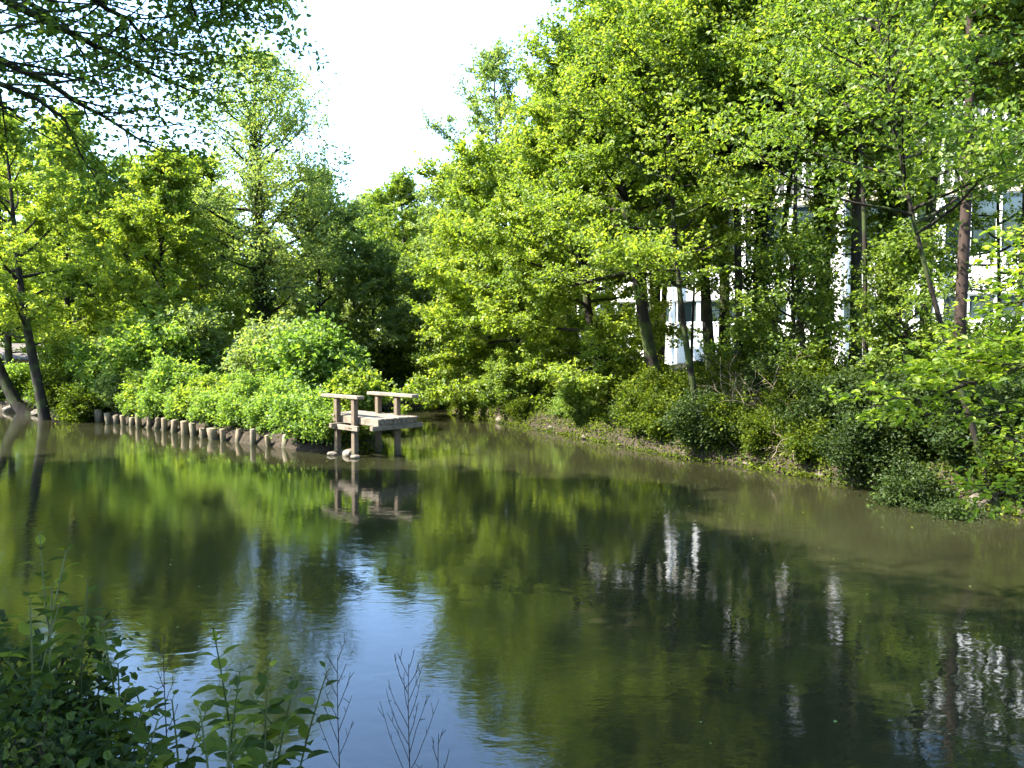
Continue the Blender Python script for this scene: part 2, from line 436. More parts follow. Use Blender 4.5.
# ------------------------------------------------------------------ river and terrain
LB = [on_water(p, y)[:2] for p, y in ((-40, 408), (20, 412), (60, 417), (97, 420), (160, 429), (225, 440), (285, 447.5), (322, 452))]
RB = [on_water(p, y)[:2] for p, y in ((1024, 516), (940, 500), (850, 484), (760, 468), (690, 459), (620, 445), (560, 433), (500, 422), (455, 415))]
RIVER = np.array([(-70, 42), (-32, 27), (-20, 17.2), (-14.5, 10.6), (-11, 7.2), (-7, 5.0), (-2, 4.3), (4, 4.2), (9, 4.6), (15, 2.5), (40, -8), (46, 0), (22, 7.5), (13, 10.2)]
                 + [tuple(p) for p in RB]
                 + [(-3.2, 40), (-4.2, 43), (-7.5, 43.5), (-7.8, 38), (-6.3, 29), (-4.5, 25.2), (-3.9, 23.6), (-4.3, 22.4)]
                 + [tuple(p) for p in LB[::-1]] + [(-45, 45), (-75, 55)])

def sdist(X, Y):
    """distance to the shore: positive on land, negative on the water"""
    P = np.stack([np.ravel(X), np.ravel(Y)], 1).astype(float)
    best = np.full(len(P), 1e9); ins = np.zeros(len(P), bool)
    n = len(RIVER)
    for i in range(n):
        a, b = RIVER[i], RIVER[(i + 1) % n]
        ab = b - a; t = np.clip(((P - a) @ ab) / (ab @ ab), 0, 1)
        best = np.minimum(best, np.linalg.norm(P - (a + t[:, None] * ab), axis=1))
        c = (a[1] > P[:, 1]) != (b[1] > P[:, 1])
        with np.errstate(divide='ignore', invalid='ignore'):
            xi = a[0] + (P[:, 1] - a[1]) * (b[0] - a[0]) / (b[1] - a[1])
        ins ^= c & (P[:, 0] < xi)
    return np.where(ins, -best, best)

def wav(X, Y):
    return (np.sin(X * 1.7 + 0.6 * Y) * np.sin(Y * 1.3 - 0.4 * X + 1) + 0.6 * np.sin(X * 3.9 - Y * 2.1 + 2) * np.sin(Y * 4.3 + X * 0.9)
            + 0.35 * np.sin(X * 8.3 + Y * 5.1) * np.sin(Y * 7.7 - X * 3.2 + .5))

def height(X, Y):
    X = np.asarray(X, float); Y = np.asarray(Y, float); sh = X.shape
    x, y = X.ravel(), Y.ravel()
    d = sdist(x, y)
    right = np.clip((x + 4.2 - (36 - y) * 0.35) / 3, 0, 1) * (y > 6)
    near = (y < 9) & (x < 12)
    hm = np.where(near, 1.45, 0.65 + 0.85 * right)
    k = np.where(near, 1.5, 2.2)
    z = 0.33 + hm * (1 - np.exp(-np.maximum(d - 0.05, 0) / k))
    z = z + wav(x, y) * 0.07 * np.clip(d / 2 + 0.35, 0, 1)
    f = np.clip((d + 0.32) / 0.42, 0, 1); f = f * f * (3 - 2 * f)
    bed = -0.25 + np.maximum(d, -3) * 0.35
    z = bed * (1 - f) + z * f
    far = np.clip((np.hypot(x, y) - 60) / 120, 0, 1)
    return (z * (1 - far) + far * 1.2).reshape(sh)

def gz(x, y): return float(height(np.array([x]), np.array([y]))[0])
def ground_pt(px, depth):
    p = at(px, 345, depth); return np.array([p[0], depth, gz(p[0], depth)])

def axis(lo, hi, step, far):
    a = np.arange(lo, hi + 1e-6, step); out = []
    s = step; v = hi
    while v < far: s *= 1.35; v += s; out.append(v)
    s = step; v = lo; pre = []
    while v > -far: s *= 1.35; v -= s; pre.append(v)
    return np.concatenate([np.array(pre[::-1]), a, np.array(out)])

gx, gy = axis(-34, 30, 0.22, 500), axis(-2, 50, 0.22, 500)
GX, GY = np.meshgrid(gx, gy); GZ = height(GX, GY)
nx = len(gx); ii = (np.arange(len(gy) - 1)[:, None] * nx + np.arange(nx - 1)[None, :])
ground_me = np_mesh('ground', np.stack([GX, GY, GZ], -1).reshape(-1, 3), np.stack([ii, ii + 1, ii + nx + 1, ii + nx], -1).reshape(-1, 4), smooth=True)
m, nt, out = new_mat('ground'); L = nt.links.new
ge = N(nt, 'ShaderNodeNewGeometry'); sx = N(nt, 'ShaderNodeSeparateXYZ'); L(ge.outputs['Position'], sx.inputs[0])
n1 = N(nt, 'ShaderNodeTexNoise', Scale=0.55, Detail=6.0); L(ge.outputs['Position'], n1.inputs['Vector'])
n2 = N(nt, 'ShaderNodeTexNoise', Scale=9.0, Detail=6.0, Roughness=0.7); L(ge.outputs['Position'], n2.inputs['Vector'])
soil = ramp(nt, [(0.35, (0.018, 0.014, 0.009)), (0.6, (0.045, 0.034, 0.022)), (0.75, (0.10, 0.078, 0.052))]); L(n2.outputs['Fac'], soil.inputs[0])
gr = ramp(nt, [(0.35, (0.05, 0.075, 0.014)), (0.65, (0.11, 0.14, 0.03))]); L(n2.outputs['Fac'], gr.inputs[0]); sxr = N(nt, 'ShaderNodeMath', operation='GREATER_THAN'); L(sx.outputs['X'], sxr.inputs[0]); sxr.inputs[1].default_value = -5.0
zz = N(nt, 'ShaderNodeMath', operation='MULTIPLY_ADD'); L(n1.outputs['Fac'], zz.inputs[0]); zz.inputs[1].default_value = 0.7; L(sx.outputs['Z'], zz.inputs[2])
zr = ramp(nt, [(0.80, (0, 0, 0)), (0.98, (1, 1, 1))]); L(zz.outputs[0], zr.inputs[0])
inv = N(nt, 'ShaderNodeMath', operation='MULTIPLY_ADD'); L(sxr.outputs[0], inv.inputs[0]); inv.inputs[1].default_value = -0.75; inv.inputs[2].default_value = 1.0
zf = N(nt, 'ShaderNodeMath', operation='MULTIPLY'); L(zr.outputs[0], zf.inputs[0]); L(inv.outputs[0], zf.inputs[1])
mg = N(nt, 'ShaderNodeMix', data_type='RGBA'); L(zf.outputs[0], mg.inputs[0]); L(soil.outputs[0], mg.inputs[6]); L(gr.outputs[0], mg.inputs[7])
p = N(nt, 'ShaderNodeBsdfPrincipled', Roughness=0.95); p.inputs['Specular IOR Level'].default_value = 0.15
L(mg.outputs[2], p.inputs['Base Color'])
bp = N(nt, 'ShaderNodeBump', Strength=0.8, Distance=0.06); L(n2.outputs['Fac'], bp.inputs['Height']); L(bp.outputs[0], p.inputs['Normal'])
L(p.outputs[0], out.inputs['Surface'])
ground_me.materials.append(m)
go = link(bpy.data.objects.new('ground', ground_me)); go['kind'] = 'structure'

# water: murky green-brown river, calm with small ripples
wg = Geo(); wg.add([(-120, -15, 0), (60, -15, 0), (60, 70, 0), (-120, 70, 0)], [(0, 1, 2, 3)])
m, nt, out = new_mat('river_water'); L = nt.links.new
ge = N(nt, 'ShaderNodeNewGeometry')
mp = N(nt, 'ShaderNodeMapping'); mp.inputs['Rotation'].default_value = (0, 0, R(12)); mp.inputs['Scale'].default_value = (0.8, 1.35, 1)
L(ge.outputs['Position'], mp.inputs[0])
na = N(nt, 'ShaderNodeTexNoise', Scale=3.6, Detail=2.0, Roughness=0.5, Distortion=0.4); L(mp.outputs[0], na.inputs['Vector'])
nb = N(nt, 'ShaderNodeTexNoise', Scale=17.0, Detail=3.0, Roughness=0.55, Distortion=0.3); L(mp.outputs[0], nb.inputs['Vector'])
nc = N(nt, 'ShaderNodeTexNoise', Scale=0.22, Detail=3.0); L(ge.outputs['Position'], nc.inputs['Vector'])
rc = ramp(nt, [(0.38, (0.15, 0.15, 0.15)), (0.68, (1, 1, 1))]); L(nc.outputs['Fac'], rc.inputs[0])
nbm = N(nt, 'ShaderNodeMath', operation='MULTIPLY'); L(nb.outputs['Fac'], nbm.inputs[0]); L(rc.outputs[0], nbm.inputs[1])
b1 = N(nt, 'ShaderNodeBump', Strength=1.0, Distance=0.0023); L(na.outputs['Fac'], b1.inputs['Height'])
b2 = N(nt, 'ShaderNodeBump', Strength=1.0, Distance=0.0014); L(nbm.outputs[0], b2.inputs['Height']); L(b1.outputs[0], b2.inputs['Normal'])
nd = N(nt, 'ShaderNodeTexNoise', Scale=0.35, Detail=4.0); L(ge.outputs['Position'], nd.inputs['Vector'])
wc = ramp(nt, [(0.3, (0.0140, 0.0142, 0.0060)), (0.7, (0.0220, 0.0218, 0.0095))]); L(nd.outputs['Fac'], wc.inputs[0])
p = N(nt, 'ShaderNodeBsdfPrincipled', Roughness=0.015, IOR=1.5)
L(wc.outputs[0], p.inputs['Base Color']); L(b2.outputs[0], p.inputs['Normal'])
L(p.outputs[0], out.inputs['Surface'])
wo = wg.obj('water', m, smooth=False); wo['kind'] = 'structure'

# ------------------------------------------------------------------ fishing platform
Np = on_water(380, 419, 1.08)
platform = root('fishing_platform', 'weathered timber fishing platform on posts at the tip of the left bank', 'platform', (Np[0], Np[1], 0), math.atan2(0.714, 0.70))
WD_Y = wood_mat('timber_deck', (0.085, 0.065, 0.046), (0.25, 0.205, 0.155), (9, 0.7, 9), wet=False)
WD_X = wood_mat('timber_joist', (0.08, 0.06, 0.042), (0.20, 0.16, 0.115), (0.7, 9, 9), wet=False)
WD_Z = wood_mat('timber_post', (0.06, 0.042, 0.028), (0.17, 0.125, 0.085), (9, 9, 0.7))
rng = rng_of(5)
g = Geo(); nb_ = 9; wB = 1.26 / nb_
for i in range(nb_):
    g.box((i * wB + 0.006, -0.03 + rng.uniform(-0.02, 0.02), 1.035 + rng.uniform(-.004, .004)), ((i + 1) * wB - 0.008, 2.75, 1.08 + rng.uniform(-.006, .006)), bev=0.006)
g.obj('deck', WD_Y, platform, smooth=False)
for yy in (0.02, 0.95, 1.85, 2.6):
    g = Geo(); g.box((0.03 if yy > .5 else -0.03, yy, 0.90), (1.24, yy + 0.075, 1.032), bev=0.008); g.obj('joist', WD_X, platform, smooth=False)
for i in range(nb_ * 2):   # row of short spacer blocks showing under the board ends
    if i % 2 == 0: g = Geo(); g.box((0.03 + i * wB / 2, -0.012, 0.94), (0.03 + i * wB / 2 + 0.05, 0.017, 1.03), bev=0.004); g.obj('end_block', WD_Y, platform, smooth=False)
g = Geo(); g.box((-0.06, 0.0, 0.88), (-0.005, 2.7, 1.07), bev=0.008); g.obj('fascia_board', WD_Y, platform, smooth=False)
g = Geo(); g.box((-0.25, -0.02, 0.775), (1.42, 0.11, 0.895), bev=0.01); g.obj('cross_beam', WD_X, platform, smooth=False)
g = Geo(); g.box((-0.45, 1.58, 0.765), (1.2, 1.70, 0.885), bev=0.01); g.obj('cross_beam', WD_X, platform, smooth=False)
g = Geo(); g.box((-0.285, 0.62, 0.72), (-0.215, 2.55, 0.86), bev=0.01); g.obj('side_beam', WD_Y, platform, smooth=False)
g = Geo(); g.box((1.10, 0.1, 0.80), (1.17, 2.55, 0.896), bev=0.01); g.obj('side_beam', WD_Y, platform, smooth=False)
for (cx, cy, top) in ((-0.14, 0.94, 1.56), (-0.14, 1.76, 1.56), (1.02, 0.60, 1.59), (1.02, 1.47, 1.59)):
    g = Geo(); g.box((cx - 0.07, cy - 0.075, -1.1), (cx + 0.07, cy + 0.075, top), bev=0.012); g.obj('post', WD_Z, platform, smooth=False)
BOLT = plain_mat('rusty_bolt', (0.07, 0.035, 0.02), .7, .4)
for (bx_, by_, bz_) in ((-0.215, 0.90, .79), (-0.215, 0.98, .79), (-0.215, 1.72, .79), (-0.215, 1.80, .79)):
    g = Geo(); g.tube([(-0.285, by_, bz_), (-0.305, by_, bz_), (-0.309, by_, bz_), (-0.3095, by_, bz_)], [.018, .018, .012, .001], 8); g.obj('bolt', BOLT, platform)
for i in range(4):
    g = Geo(); g.tube([(0.1 + i * .34, -0.02, .835), (0.1 + i * .34, -0.036, .835), (0.1 + i * .34, -0.04, .835), (0.1 + i * .34, -0.0405, .835)], [.016, .016, .011, .001], 8); g.obj('bolt', BOLT, platform)
g = Geo(); g.box((-0.25, 0.66, 1.562), (-0.01, 2.42, 1.65), bev=0.012); g.obj('handrail', WD_Y, platform, smooth=False)
g = Geo(); g.box((0.90, -0.2, 1.592), (1.14, 1.86, 1.68), bev=0.012); g.obj('handrail', WD_Y, platform, smooth=False)

# ------------------------------------------------------------------ pilings along the left bank
PIL = [wood_mat('timber_piling', (0.10, 0.073, 0.042), (0.29, 0.215, 0.135), (9, 9, 0.8)), wood_mat('timber_piling_dark', (0.10, 0.08, 0.05), (0.26, 0.21, 0.15), (9, 9, 0.8))]
ppx = [100, 110, 117, 125, 131.5, 140, 148, 155.5, 165.5, 174, 186.5, 195, 204, 216.5, 224.5, 237, 253, 270, 284]
def shore_y(px): return np.interp(px, [97, 160, 225, 285, 322], [420.5, 429.5, 440.5, 447.5, 452])
for i, px in enumerate(ppx):
    q = on_water(px, shore_y(px) + 0.6)
    g = Geo(); rr = rng.uniform(0.08, 0.155); top = rng.uniform(0.30, 0.50)
    tx, ty = rng.normal(0, 0.085, 2)
    P = [(0, 0, -0.9), (tx * .5, ty * .5, 0.0), (tx * .8, ty * .8, top * .6), (tx, ty, top - 0.02), (tx, ty, top), (tx, ty, top + 0.012), (tx, ty, top + 0.014)]
    g.tube(P, [rr * 1.02, rr, rr * .98, rr * .95, rr * .9, rr * .5, 0.001], 12, i, 0.05)
    o = g.obj('wooden_piling', PIL[1 if rng.random() < .35 else 0]); o.location = (q[0], q[1], 0)
    k = len(ppx) - 1 - i
    tag(o, 'round weathered timber piling at the waterline, %s along the bank from the platform' % ORD[k], 'piling', 'pilings along the left bank')
for (a, b, nm) in ((226, 252, 'pale board wedged behind the pilings nearest the fishing platform\'s shrubs'), (256, 283, 'pale board behind the last two pilings before the platform')):
    A, B = on_water(a, shore_y(a) - 3.5), on_water(b, shore_y(b) - 3.5)
    g = Geo(); Lb = float(np.hypot(*(B - A)[:2])); g.box((0, -0.03, -0.25), (Lb, 0.03, 0.34), bev=0.008)
    o = g.obj('revetment_board', WD_X, smooth=False); o.location = (A[0], A[1], 0); o.rotation_euler.z = math.atan2(B[1] - A[1], B[0] - A[0])
    tag(o, nm, 'board')

# ------------------------------------------------------------------ rocks
def rock(loc, size, seed, mat, label, group=None):
    r = rng_of(seed); nu, nv = 14, 9
    u = np.arange(nu) / nu * 2 * np.pi; v = np.linspace(-0.5, 0.5, nv) * np.pi
    U, Vv = np.meshgrid(u, v)
    D = np.stack([np.cos(Vv) * np.cos(U), np.cos(Vv) * np.sin(U), np.sin(Vv)], -1)
    K = r.normal(0, 1, (7, 3)); K /= np.linalg.norm(K, axis=1)[:, None]
    rad = np.min(0.62 + 0.25 * r.random(7)[None, None, :] + 0.9 * (1 - np.clip(D @ K.T, 0, 1)), -1)
    rad = np.minimum(rad, 1.0) * (1 + 0.03 * r.normal(0, 1, rad.shape))
    rad[0] = rad[0].mean(); rad[-1] = rad[-1].mean()
    P = (D * rad[..., None] * np.array(size)).reshape(-1, 3)
    i = np.arange(nv - 1)[:, None] * nu; j = np.arange(nu)[None, :]; j2 = (j + 1) % nu
    g = Geo(); g.add(P, np.stack([i + j, i + j2, i + nu + j2, i + nu + j], -1).reshape(-1, 4))
    o = g.obj('rock', mat, smooth=False); o.location = loc; o.rotation_euler.z = r.uniform(0, 6)
    return tag(o, label, 'rock', group)
for k, (px, py, s, lb) in enumerate(((349, 455, .26, 'large pale rock between the front posts of the platform'), (341, 454, .2, 'smaller rock at the waterline left of the platform\'s post'),
                                     (355, 458, .14, 'small pale stone against the front platform post'), (333, 455, .17, 'grey stone beneath the leafy weeds by the platform'))):
    q = on_water(px, py); rock((q[0], q[1], s * .2), (s, s * .8, s * .5), 60 + k, ROCK_PALE, lb, 'rocks at the platform')
for k, (px, py, s, lb) in enumerate(((14, 411.5, .45, 'pale slabby rock at the far left bank under leaning trunk'), (24, 413, .55, 'largest pale rock under the leaning trunk on the left bank'),
                                     (37, 415, .3, 'rounded rock right of the pale slabs on left bank'), (90, 419.5, .22, 'whitish stone beside the farthest piling'), (83, 419.5, .16, 'small stone at the shaded end of the piling row'))):
    q = on_water(px, py); rock((q[0], q[1], s * .3), (s, s * .8, s * .55), 70 + k, ROCK_PALE if k < 3 else ROCK, lb, 'rocks on the left bank')
rb = np.array(RB[::-1]); sl = np.concatenate([[0], np.cumsum(np.linalg.norm(np.diff(rb, axis=0), axis=1))])
for k in range(20):
    s_ = sl[-1] * (k + 0.5 + rng.uniform(-.3, .3)) / 20
    x = np.interp(s_, sl, rb[:, 0]) + rng.uniform(0.0, .3); y = np.interp(s_, sl, rb[:, 1]) + rng.uniform(0, .15)
    s = rng.uniform(.12, .3)
    rock((x, y, s * .25), (s * 1.3, s, s * .75), 90 + k, ROCK, 'muddy brown rock at the foot of the right bank, %s counted from the far end' % ORD[k], 'rocks along the right bank')

# ------------------------------------------------------------------ building behind the right trees
WHITE = plain_mat('white_render', (0.78, 0.77, 0.74), 0.7, 0.3, var=0.05, scale=0.6)
GREYW = plain_mat('grey_concrete', (0.32, 0.31, 0.29), 0.8, 0.3)
CREAM = plain_mat('cream_panel', (0.55, 0.47, 0.33), 0.7, 0.3)
m, nt, out = new_mat('window_glass'); p = N(nt, 'ShaderNodeBsdfPrincipled', Roughness=0.04, IOR=1.5); p.inputs['Base Color'].default_value = (0.03, 0.045, 0.045, 1)
tcn = N(nt, 'ShaderNodeTexCoord'); nzz = N(nt, 'ShaderNodeTexNoise', Scale=0.8); nt.links.new(tcn.outputs['Object'], nzz.inputs['Vector'])
bpp = N(nt, 'ShaderNodeBump', Strength=0.05); nt.links.new(nzz.outputs['Fac'], bpp.inputs['Height']); nt.links.new(bpp.outputs[0], p.inputs['Normal'])
nt.links.new(p.outputs[0], out.inputs['Surface']); GLASS = m
BA, BB = np.array([4.0, 50.0]), np.array([36.0, 35.5]); BL = float(np.linalg.norm(BB - BA))
bld = root('office_building', 'long white modern building with glazed bands behind the right bank trees', 'building', (BA[0], BA[1], 1.2), math.atan2(*(BB - BA)[::-1]))
g = Geo(); g.box((0.3, 0.4, -0.5), (BL - .3, 12, 16.2)); g.obj('core_wall', GREYW, bld, smooth=False)
g = Geo(); g.box((0, 0, -0.5), (BL, 0.38, 3.1), bev=.02); g.obj('base_wall', WHITE, bld, smooth=False)
g = Geo(); g.box((0, 0, 4.4), (BL, 0.38, 6.45), bev=.02); g.obj('spandrel_band', WHITE, bld, smooth=False)
g = Geo(); g.box((0, 0.02, 9.5), (BL, 0.38, 9.9), bev=.02); g.obj('spandrel_band', CREAM, bld, smooth=False)
g = Geo(); g.box((-0.2, -0.4, 16.2), (BL + .2, 12.2, 16.6), bev=.03); g.obj('roof', WHITE, bld, smooth=False)
g = Geo()
for i in range(int(BL / 0.45)): g.box((0.1 + i * 0.45, -0.12, 9.95), (0.28 + i * 0.45, 0.10, 16.1))
for zz_ in (11.4, 13.0, 14.6): g.box((0, 0.105, zz_), (BL, 0.16, zz_ + .12))
g.obj('louvre_screen', WHITE, bld, smooth=False)
for (z0, z1) in ((3.1, 4.4), (6.45, 9.5)):
    nB = 14; bw = BL / nB
    for i in range(nB):
        g = Geo(); g.box((i * bw + .12, 0.2, z0 + .06), ((i + 1) * bw - .12, 0.26, z1 - .06)); w = g.obj('window', GLASS, bld, smooth=False)
        f = Geo(); x0, x1 = i * bw + .002, (i + 1) * bw - .002
        for (a, b, c, d) in ((x0, x0 + .12, z0, z1), (x1 - .12, x1, z0, z1), (x0 + .12, x1 - .12, z0, z0 + .07), (x0 + .12, x1 - .12, z1 - .07, z1), ((x0 + x1) / 2 - .04, (x0 + x1) / 2 + .04, z0 + .07, z1 - .07)):
            f.box((a, 0.12, c + .002), (b, 0.32, d - .002))
        f.obj('frame', WHITE, w, smooth=False)
for i in range(8):
    g = Geo(); x = 1.5 + i * (BL - 3) / 7; g.tube([(x, -0.35, -0.5), (x, -0.35, 4.4), (x, -0.35, 9.7)], 0.16, 12); g.obj('column', WHITE, bld)

# distant shed at far left
hp = ground_pt(20, 56)
shed = root('garden_shed', 'small low shed with pale sloping roof far behind the leaning trunks', 'shed', tuple(hp), R(15))
g = Geo(); g.box((-1.9, -1, -0.3), (1.3, 1.2, 1.0)); g.obj('wall', plain_mat('shed_brick', (0.28, 0.19, 0.13), .9, .2), shed, smooth=False)
g = Geo(); g.add([(-2.1, -1.3, .95), (1.5, -1.3, .95), (1.5, 1.4, 2.0), (-2.1, 1.4, 2.0), (-2.1, -1.3, 1.05), (1.5, -1.3, 1.05), (1.5, 1.4, 2.1), (-2.1, 1.4, 2.1)],
                 [(3,2,1,0),(4,5,6,7),(0,1,5,4),(1,2,6,5),(2,3,7,6),(3,0,4,7)])
g.obj('roof', plain_mat('shed_roof', (0.10, 0.085, 0.07), .8, .3), shed, smooth=False)

# ------------------------------------------------------------------ trees of the left bank
def T(px, depth, name, label, group=None, rz=0.0, cat='tree', dx=0, **kw):
    q = ground_pt(px, depth)
    return put_tree(tree_meshes(**kw), tuple(q), name, label, cat, group, rz)

G1 = 'trees on the left bank'
T(262, 38, 'alder_tree', 'tall slim tree with ivy-covered trunk rising above the left bank shrubs', G1, seed=11, Ht=16.0, r0=0.26, cb=0.18, Rad=4.2, prof='oval', nprim=58, nleaf=52000, size=0.115, leaf='grey', tone0=.1, ivy=0.85, el=(0, 55), sag=0.3, dens=1.3, spread=0.26, sublen=.6)
T(165, 35, 'maple_tree', 'rounded yellow-green tree left of the ivy-covered trunk', G1, seed=12, Ht=10.0, r0=0.16, cb=0.12, Rad=2.9, prof='dome', nprim=36, nleaf=95000, size=0.11, leaf='bright', tone0=.15, el=(5, 65))
T(205, 43, 'maple_tree', 'bushy light green tree close behind the ivy-covered trunk\'s left side', G1, seed=13, Ht=12.0, r0=0.15, cb=0.12, Rad=3.0, prof='oval', nprim=30, nleaf=95000, size=0.11, leaf='bright', tone0=.1)
T(318, 43, 'alder_tree', 'green tree right of the ivy-covered trunk, bordering the sky gap', G1, seed=14, Ht=11.2, r0=0.16, cb=0.1, Rad=3.0, prof='oval', nprim=32, nleaf=66000, size=0.13, leaf='grey', tone0=.15)
T(104, 46, 'yew_tree', 'dark evergreen tree showing through pale foliage on the left', G1, seed=15, Ht=12.0, r0=0.2, cb=0.05, Rad=2.2, prof='cone', nprim=40, nleaf=46000, size=0.13, leaf='dark')
T(46, 32, 'leaning_tree', 'slender dark trunk leaning left above the bank, airy crown', G1, seed=16, Ht=12.5, r0=0.22, cb=0.3, Rad=3.0, prof='oval', nprim=26, nleaf=44000, size=0.10, leaf='bright', tone0=.1, lean=(-1.9, 0.3), dens=1.0)
T(33, 34.5, 'leaning_tree', 'thick crooked trunk leaning hard left over the rocks', G1, seed=17, Ht=10.0, r0=0.26, cb=0.32, Rad=3.2, prof='dome', nprim=26, nleaf=34000, size=0.11, leaf='bright', tone0=.1, lean=(-3.8, 0.2), bend=1.0)
T(70, 40, 'ash_tree', 'mid green tree behind the two leaning trunks', G1, seed=18, Ht=13.5, r0=0.17, cb=0.18, Rad=2.8, prof='oval', nprim=30, nleaf=64000, size=0.12, leaf='bright', tone0=.1)
T(130, 42, 'ash_tree', 'pale tree standing between the dark evergreen and the yellow-green tree', G1, seed=19, Ht=11.5, r0=0.15, cb=0.1, Rad=2.5, prof='dome', nprim=28, nleaf=40000, size=0.12, leaf='bright', tone0=.1)

T(8, 43, 'ash_tree', 'tall green tree at the left frame edge behind the leaning trunks', G1, seed=20, Ht=14.5, r0=0.2, cb=0.12, Rad=3.2, prof='oval', nprim=34, nleaf=70000, size=0.12, leaf='bright', tone0=.05)
T(60, 48, 'ash_tree', 'tall pale tree filling the gap above the small shed', G1, seed=27, Ht=15.0, r0=0.2, cb=0.1, Rad=3.2, prof='oval', nprim=34, nleaf=70000, size=0.13, leaf='grey', tone0=.1)
T(182, 47, 'ash_tree', 'pale tree rising behind the yellow-green and light green trees', G1, seed=28, Ht=13.0, r0=0.2, cb=0.1, Rad=3.0, prof='oval', nprim=34, nleaf=64000, size=0.13, leaf='bright', tone0=.1)

# ------------------------------------------------------------------ centre and right bank trees
G2 = 'trees at the far end of the river'
T(402, 54, 'round_tree', 'rounded green treetop at the foot of the sky gap', G2, seed=21, Ht=12.0, r0=0.2, cb=0.1, Rad=3.6, prof='dome', nprim=36, nleaf=80000, size=0.14, leaf='alder')
T(452, 47, 'birch_tree', 'green tree between the rounded treetop and the tall airy tree', G2, seed=22, Ht=11.5, r0=0.18, cb=0.12, Rad=2.9, prof='oval', nprim=32, nleaf=42000, size=0.13, leaf='grey')
T(492, 42, 'birch_tree', 'tall airy tree whose thin top stands against the sky', G2, seed=23, Ht=16.8, r0=0.2, cb=0.15, Rad=3.7, prof='oval', nprim=40, nleaf=62000, size=0.11, leaf='grey', sub=4, dens=1.1, el=(0, 60))
T(375, 45, 'shade_toned_tree', 'dark shaded tree beyond the platform at the river\'s end', G2, seed=24, Ht=7.5, r0=0.15, cb=0.03, Rad=2.8, prof='dome', nprim=34, nleaf=46000, size=0.12, leaf='grey', tone0=-.3)  # this tree and the next: channel shade painted in as darker leaves
T(420, 47.5, 'shade_toned_tree', 'dense tree with shade put into its leaf tone right of the platform handrails', G2, seed=25, Ht=6.2, r0=0.15, cb=0.03, Rad=2.8, prof='dome', nprim=34, nleaf=40000, size=0.12, leaf='grey', tone0=-.3)

G3 = 'trees on the right bank'
T(492, 36.5, 'sycamore_tree', 'low bright tree leaning over the river beyond the platform', G3, seed=31, Ht=7.0, r0=0.14, cb=0.05, Rad=2.7, prof='dome', nprim=32, nleaf=70000, size=0.12, leaf='bright', lean=(-0.5, -0.5), asym=(-.2, -.2), el=(-14, 50))
T(528, 33, 'sycamore_tree', 'broad bright tree with layered branches reaching to the water', G3, seed=32, Ht=9.0, r0=0.17, cb=0.05, Rad=3.4, prof='dome', nprim=36, nleaf=95000, size=0.12, leaf='bright', lean=(-1.0, -0.6), asym=(-.3, -.25), el=(-16, 55))
T(655, 31, 'alder_tree', 'tall dense yellow-green tree forming the left edge of the right wood', G3, seed=33, Ht=20.5, r0=0.25, cb=0.26, Rad=4.3, prof='column', nprim=62, nleaf=151200, size=0.11, leaf='bright', asym=(-.15, -.1), el=(0, 60), stems=3)
T(608, 28, 'leaning_alder', 'small alder with dark leaning trunk low over the right bank', G3, seed=34, Ht=9.5, r0=0.19, cb=0.10, Rad=3.2, prof='dome', nprim=34, nleaf=85000, size=0.10, leaf='bright', lean=(-1.6, -0.8), bend=0.8, asym=(-.2, -.1), el=(-12, 55))
T(668, 25.0, 'leaning_alder', 'thick dark trunk leaning left below the white wall', G3, seed=35, Ht=11.5, r0=0.22, cb=0.36, Rad=3.0, prof='dome', nprim=32, nleaf=80000, size=0.09, leaf='alder', lean=(-2.0, -0.6), bend=0.8, asym=(-.2, 0), el=(-6, 60))
T(716, 25.0, 'leaning_alder', 'second dark leaning trunk, right of the white wall', G3, seed=36, Ht=14.0, r0=0.19, cb=0.46, Rad=3.2, prof='column', nprim=36, nleaf=68400, size=0.09, leaf='alder', lean=(-1.2, -0.2), bend=0.6, el=(-2, 60), low=[((-.5, 0, 5.5), (-1, -.6, .5), 5), ((-.6, 0, 7.5), (-1, -.3, .6), 5)], stems=0, epi=9)
T(760, 24.5, 'ivy_alder', 'straight tree with very dark ivy-clad trunk in the right wood', G3, seed=37, Ht=19.5, r0=0.25, cb=0.40, Rad=4.3, prof='column', nprim=54, nleaf=122400, size=0.095, leaf='alder', ivy=0.7, asym=(-.25, -.2), el=(-2, 60), low=[((0, 0, 6.5), (-1, -.6, .62), 6.5), ((0, 0, 8.5), (-1, -.4, .5), 6.5), ((0, 0, 10.5), (-1, -.6, .6), 6)], stems=1, epi=9)
T(822, 28, 'alder_tree', 'tree with two-toned crown behind the dark ivy-clad trunk', G3, seed=38, Ht=20.5, r0=0.22, cb=0.40, Rad=3.8, prof='column', nprim=48, nleaf=86400, size=0.10, leaf='alder', ivy=0.5, el=(-5, 60), stems=1, epi=9)
T(856, 22, 'alder_tree', 'slim dark trunk midway between the ivy-clad and reddish trunks', G3, seed=39, Ht=17.5, r0=0.17, cb=0.46, Rad=3.6, prof='column', nprim=44, nleaf=86400, size=0.09, leaf='alder', asym=(-.3, -.1), el=(-2, 58), stems=0, epi=9)
T(888, 25.5, 'alder_tree', 'dark trunk just right of the slim middle trunk', G3, seed=40, Ht=19.5, r0=0.2, cb=0.42, Rad=3.6, prof='column', nprim=44, nleaf=79200, size=0.095, leaf='alder', ivy=0.6, el=(0, 60), low=[((0, 0, 8), (-1, -.5, .7), 6.5), ((0, 0, 6.5), (-1, -.7, .4), 5)], stems=1, epi=9)
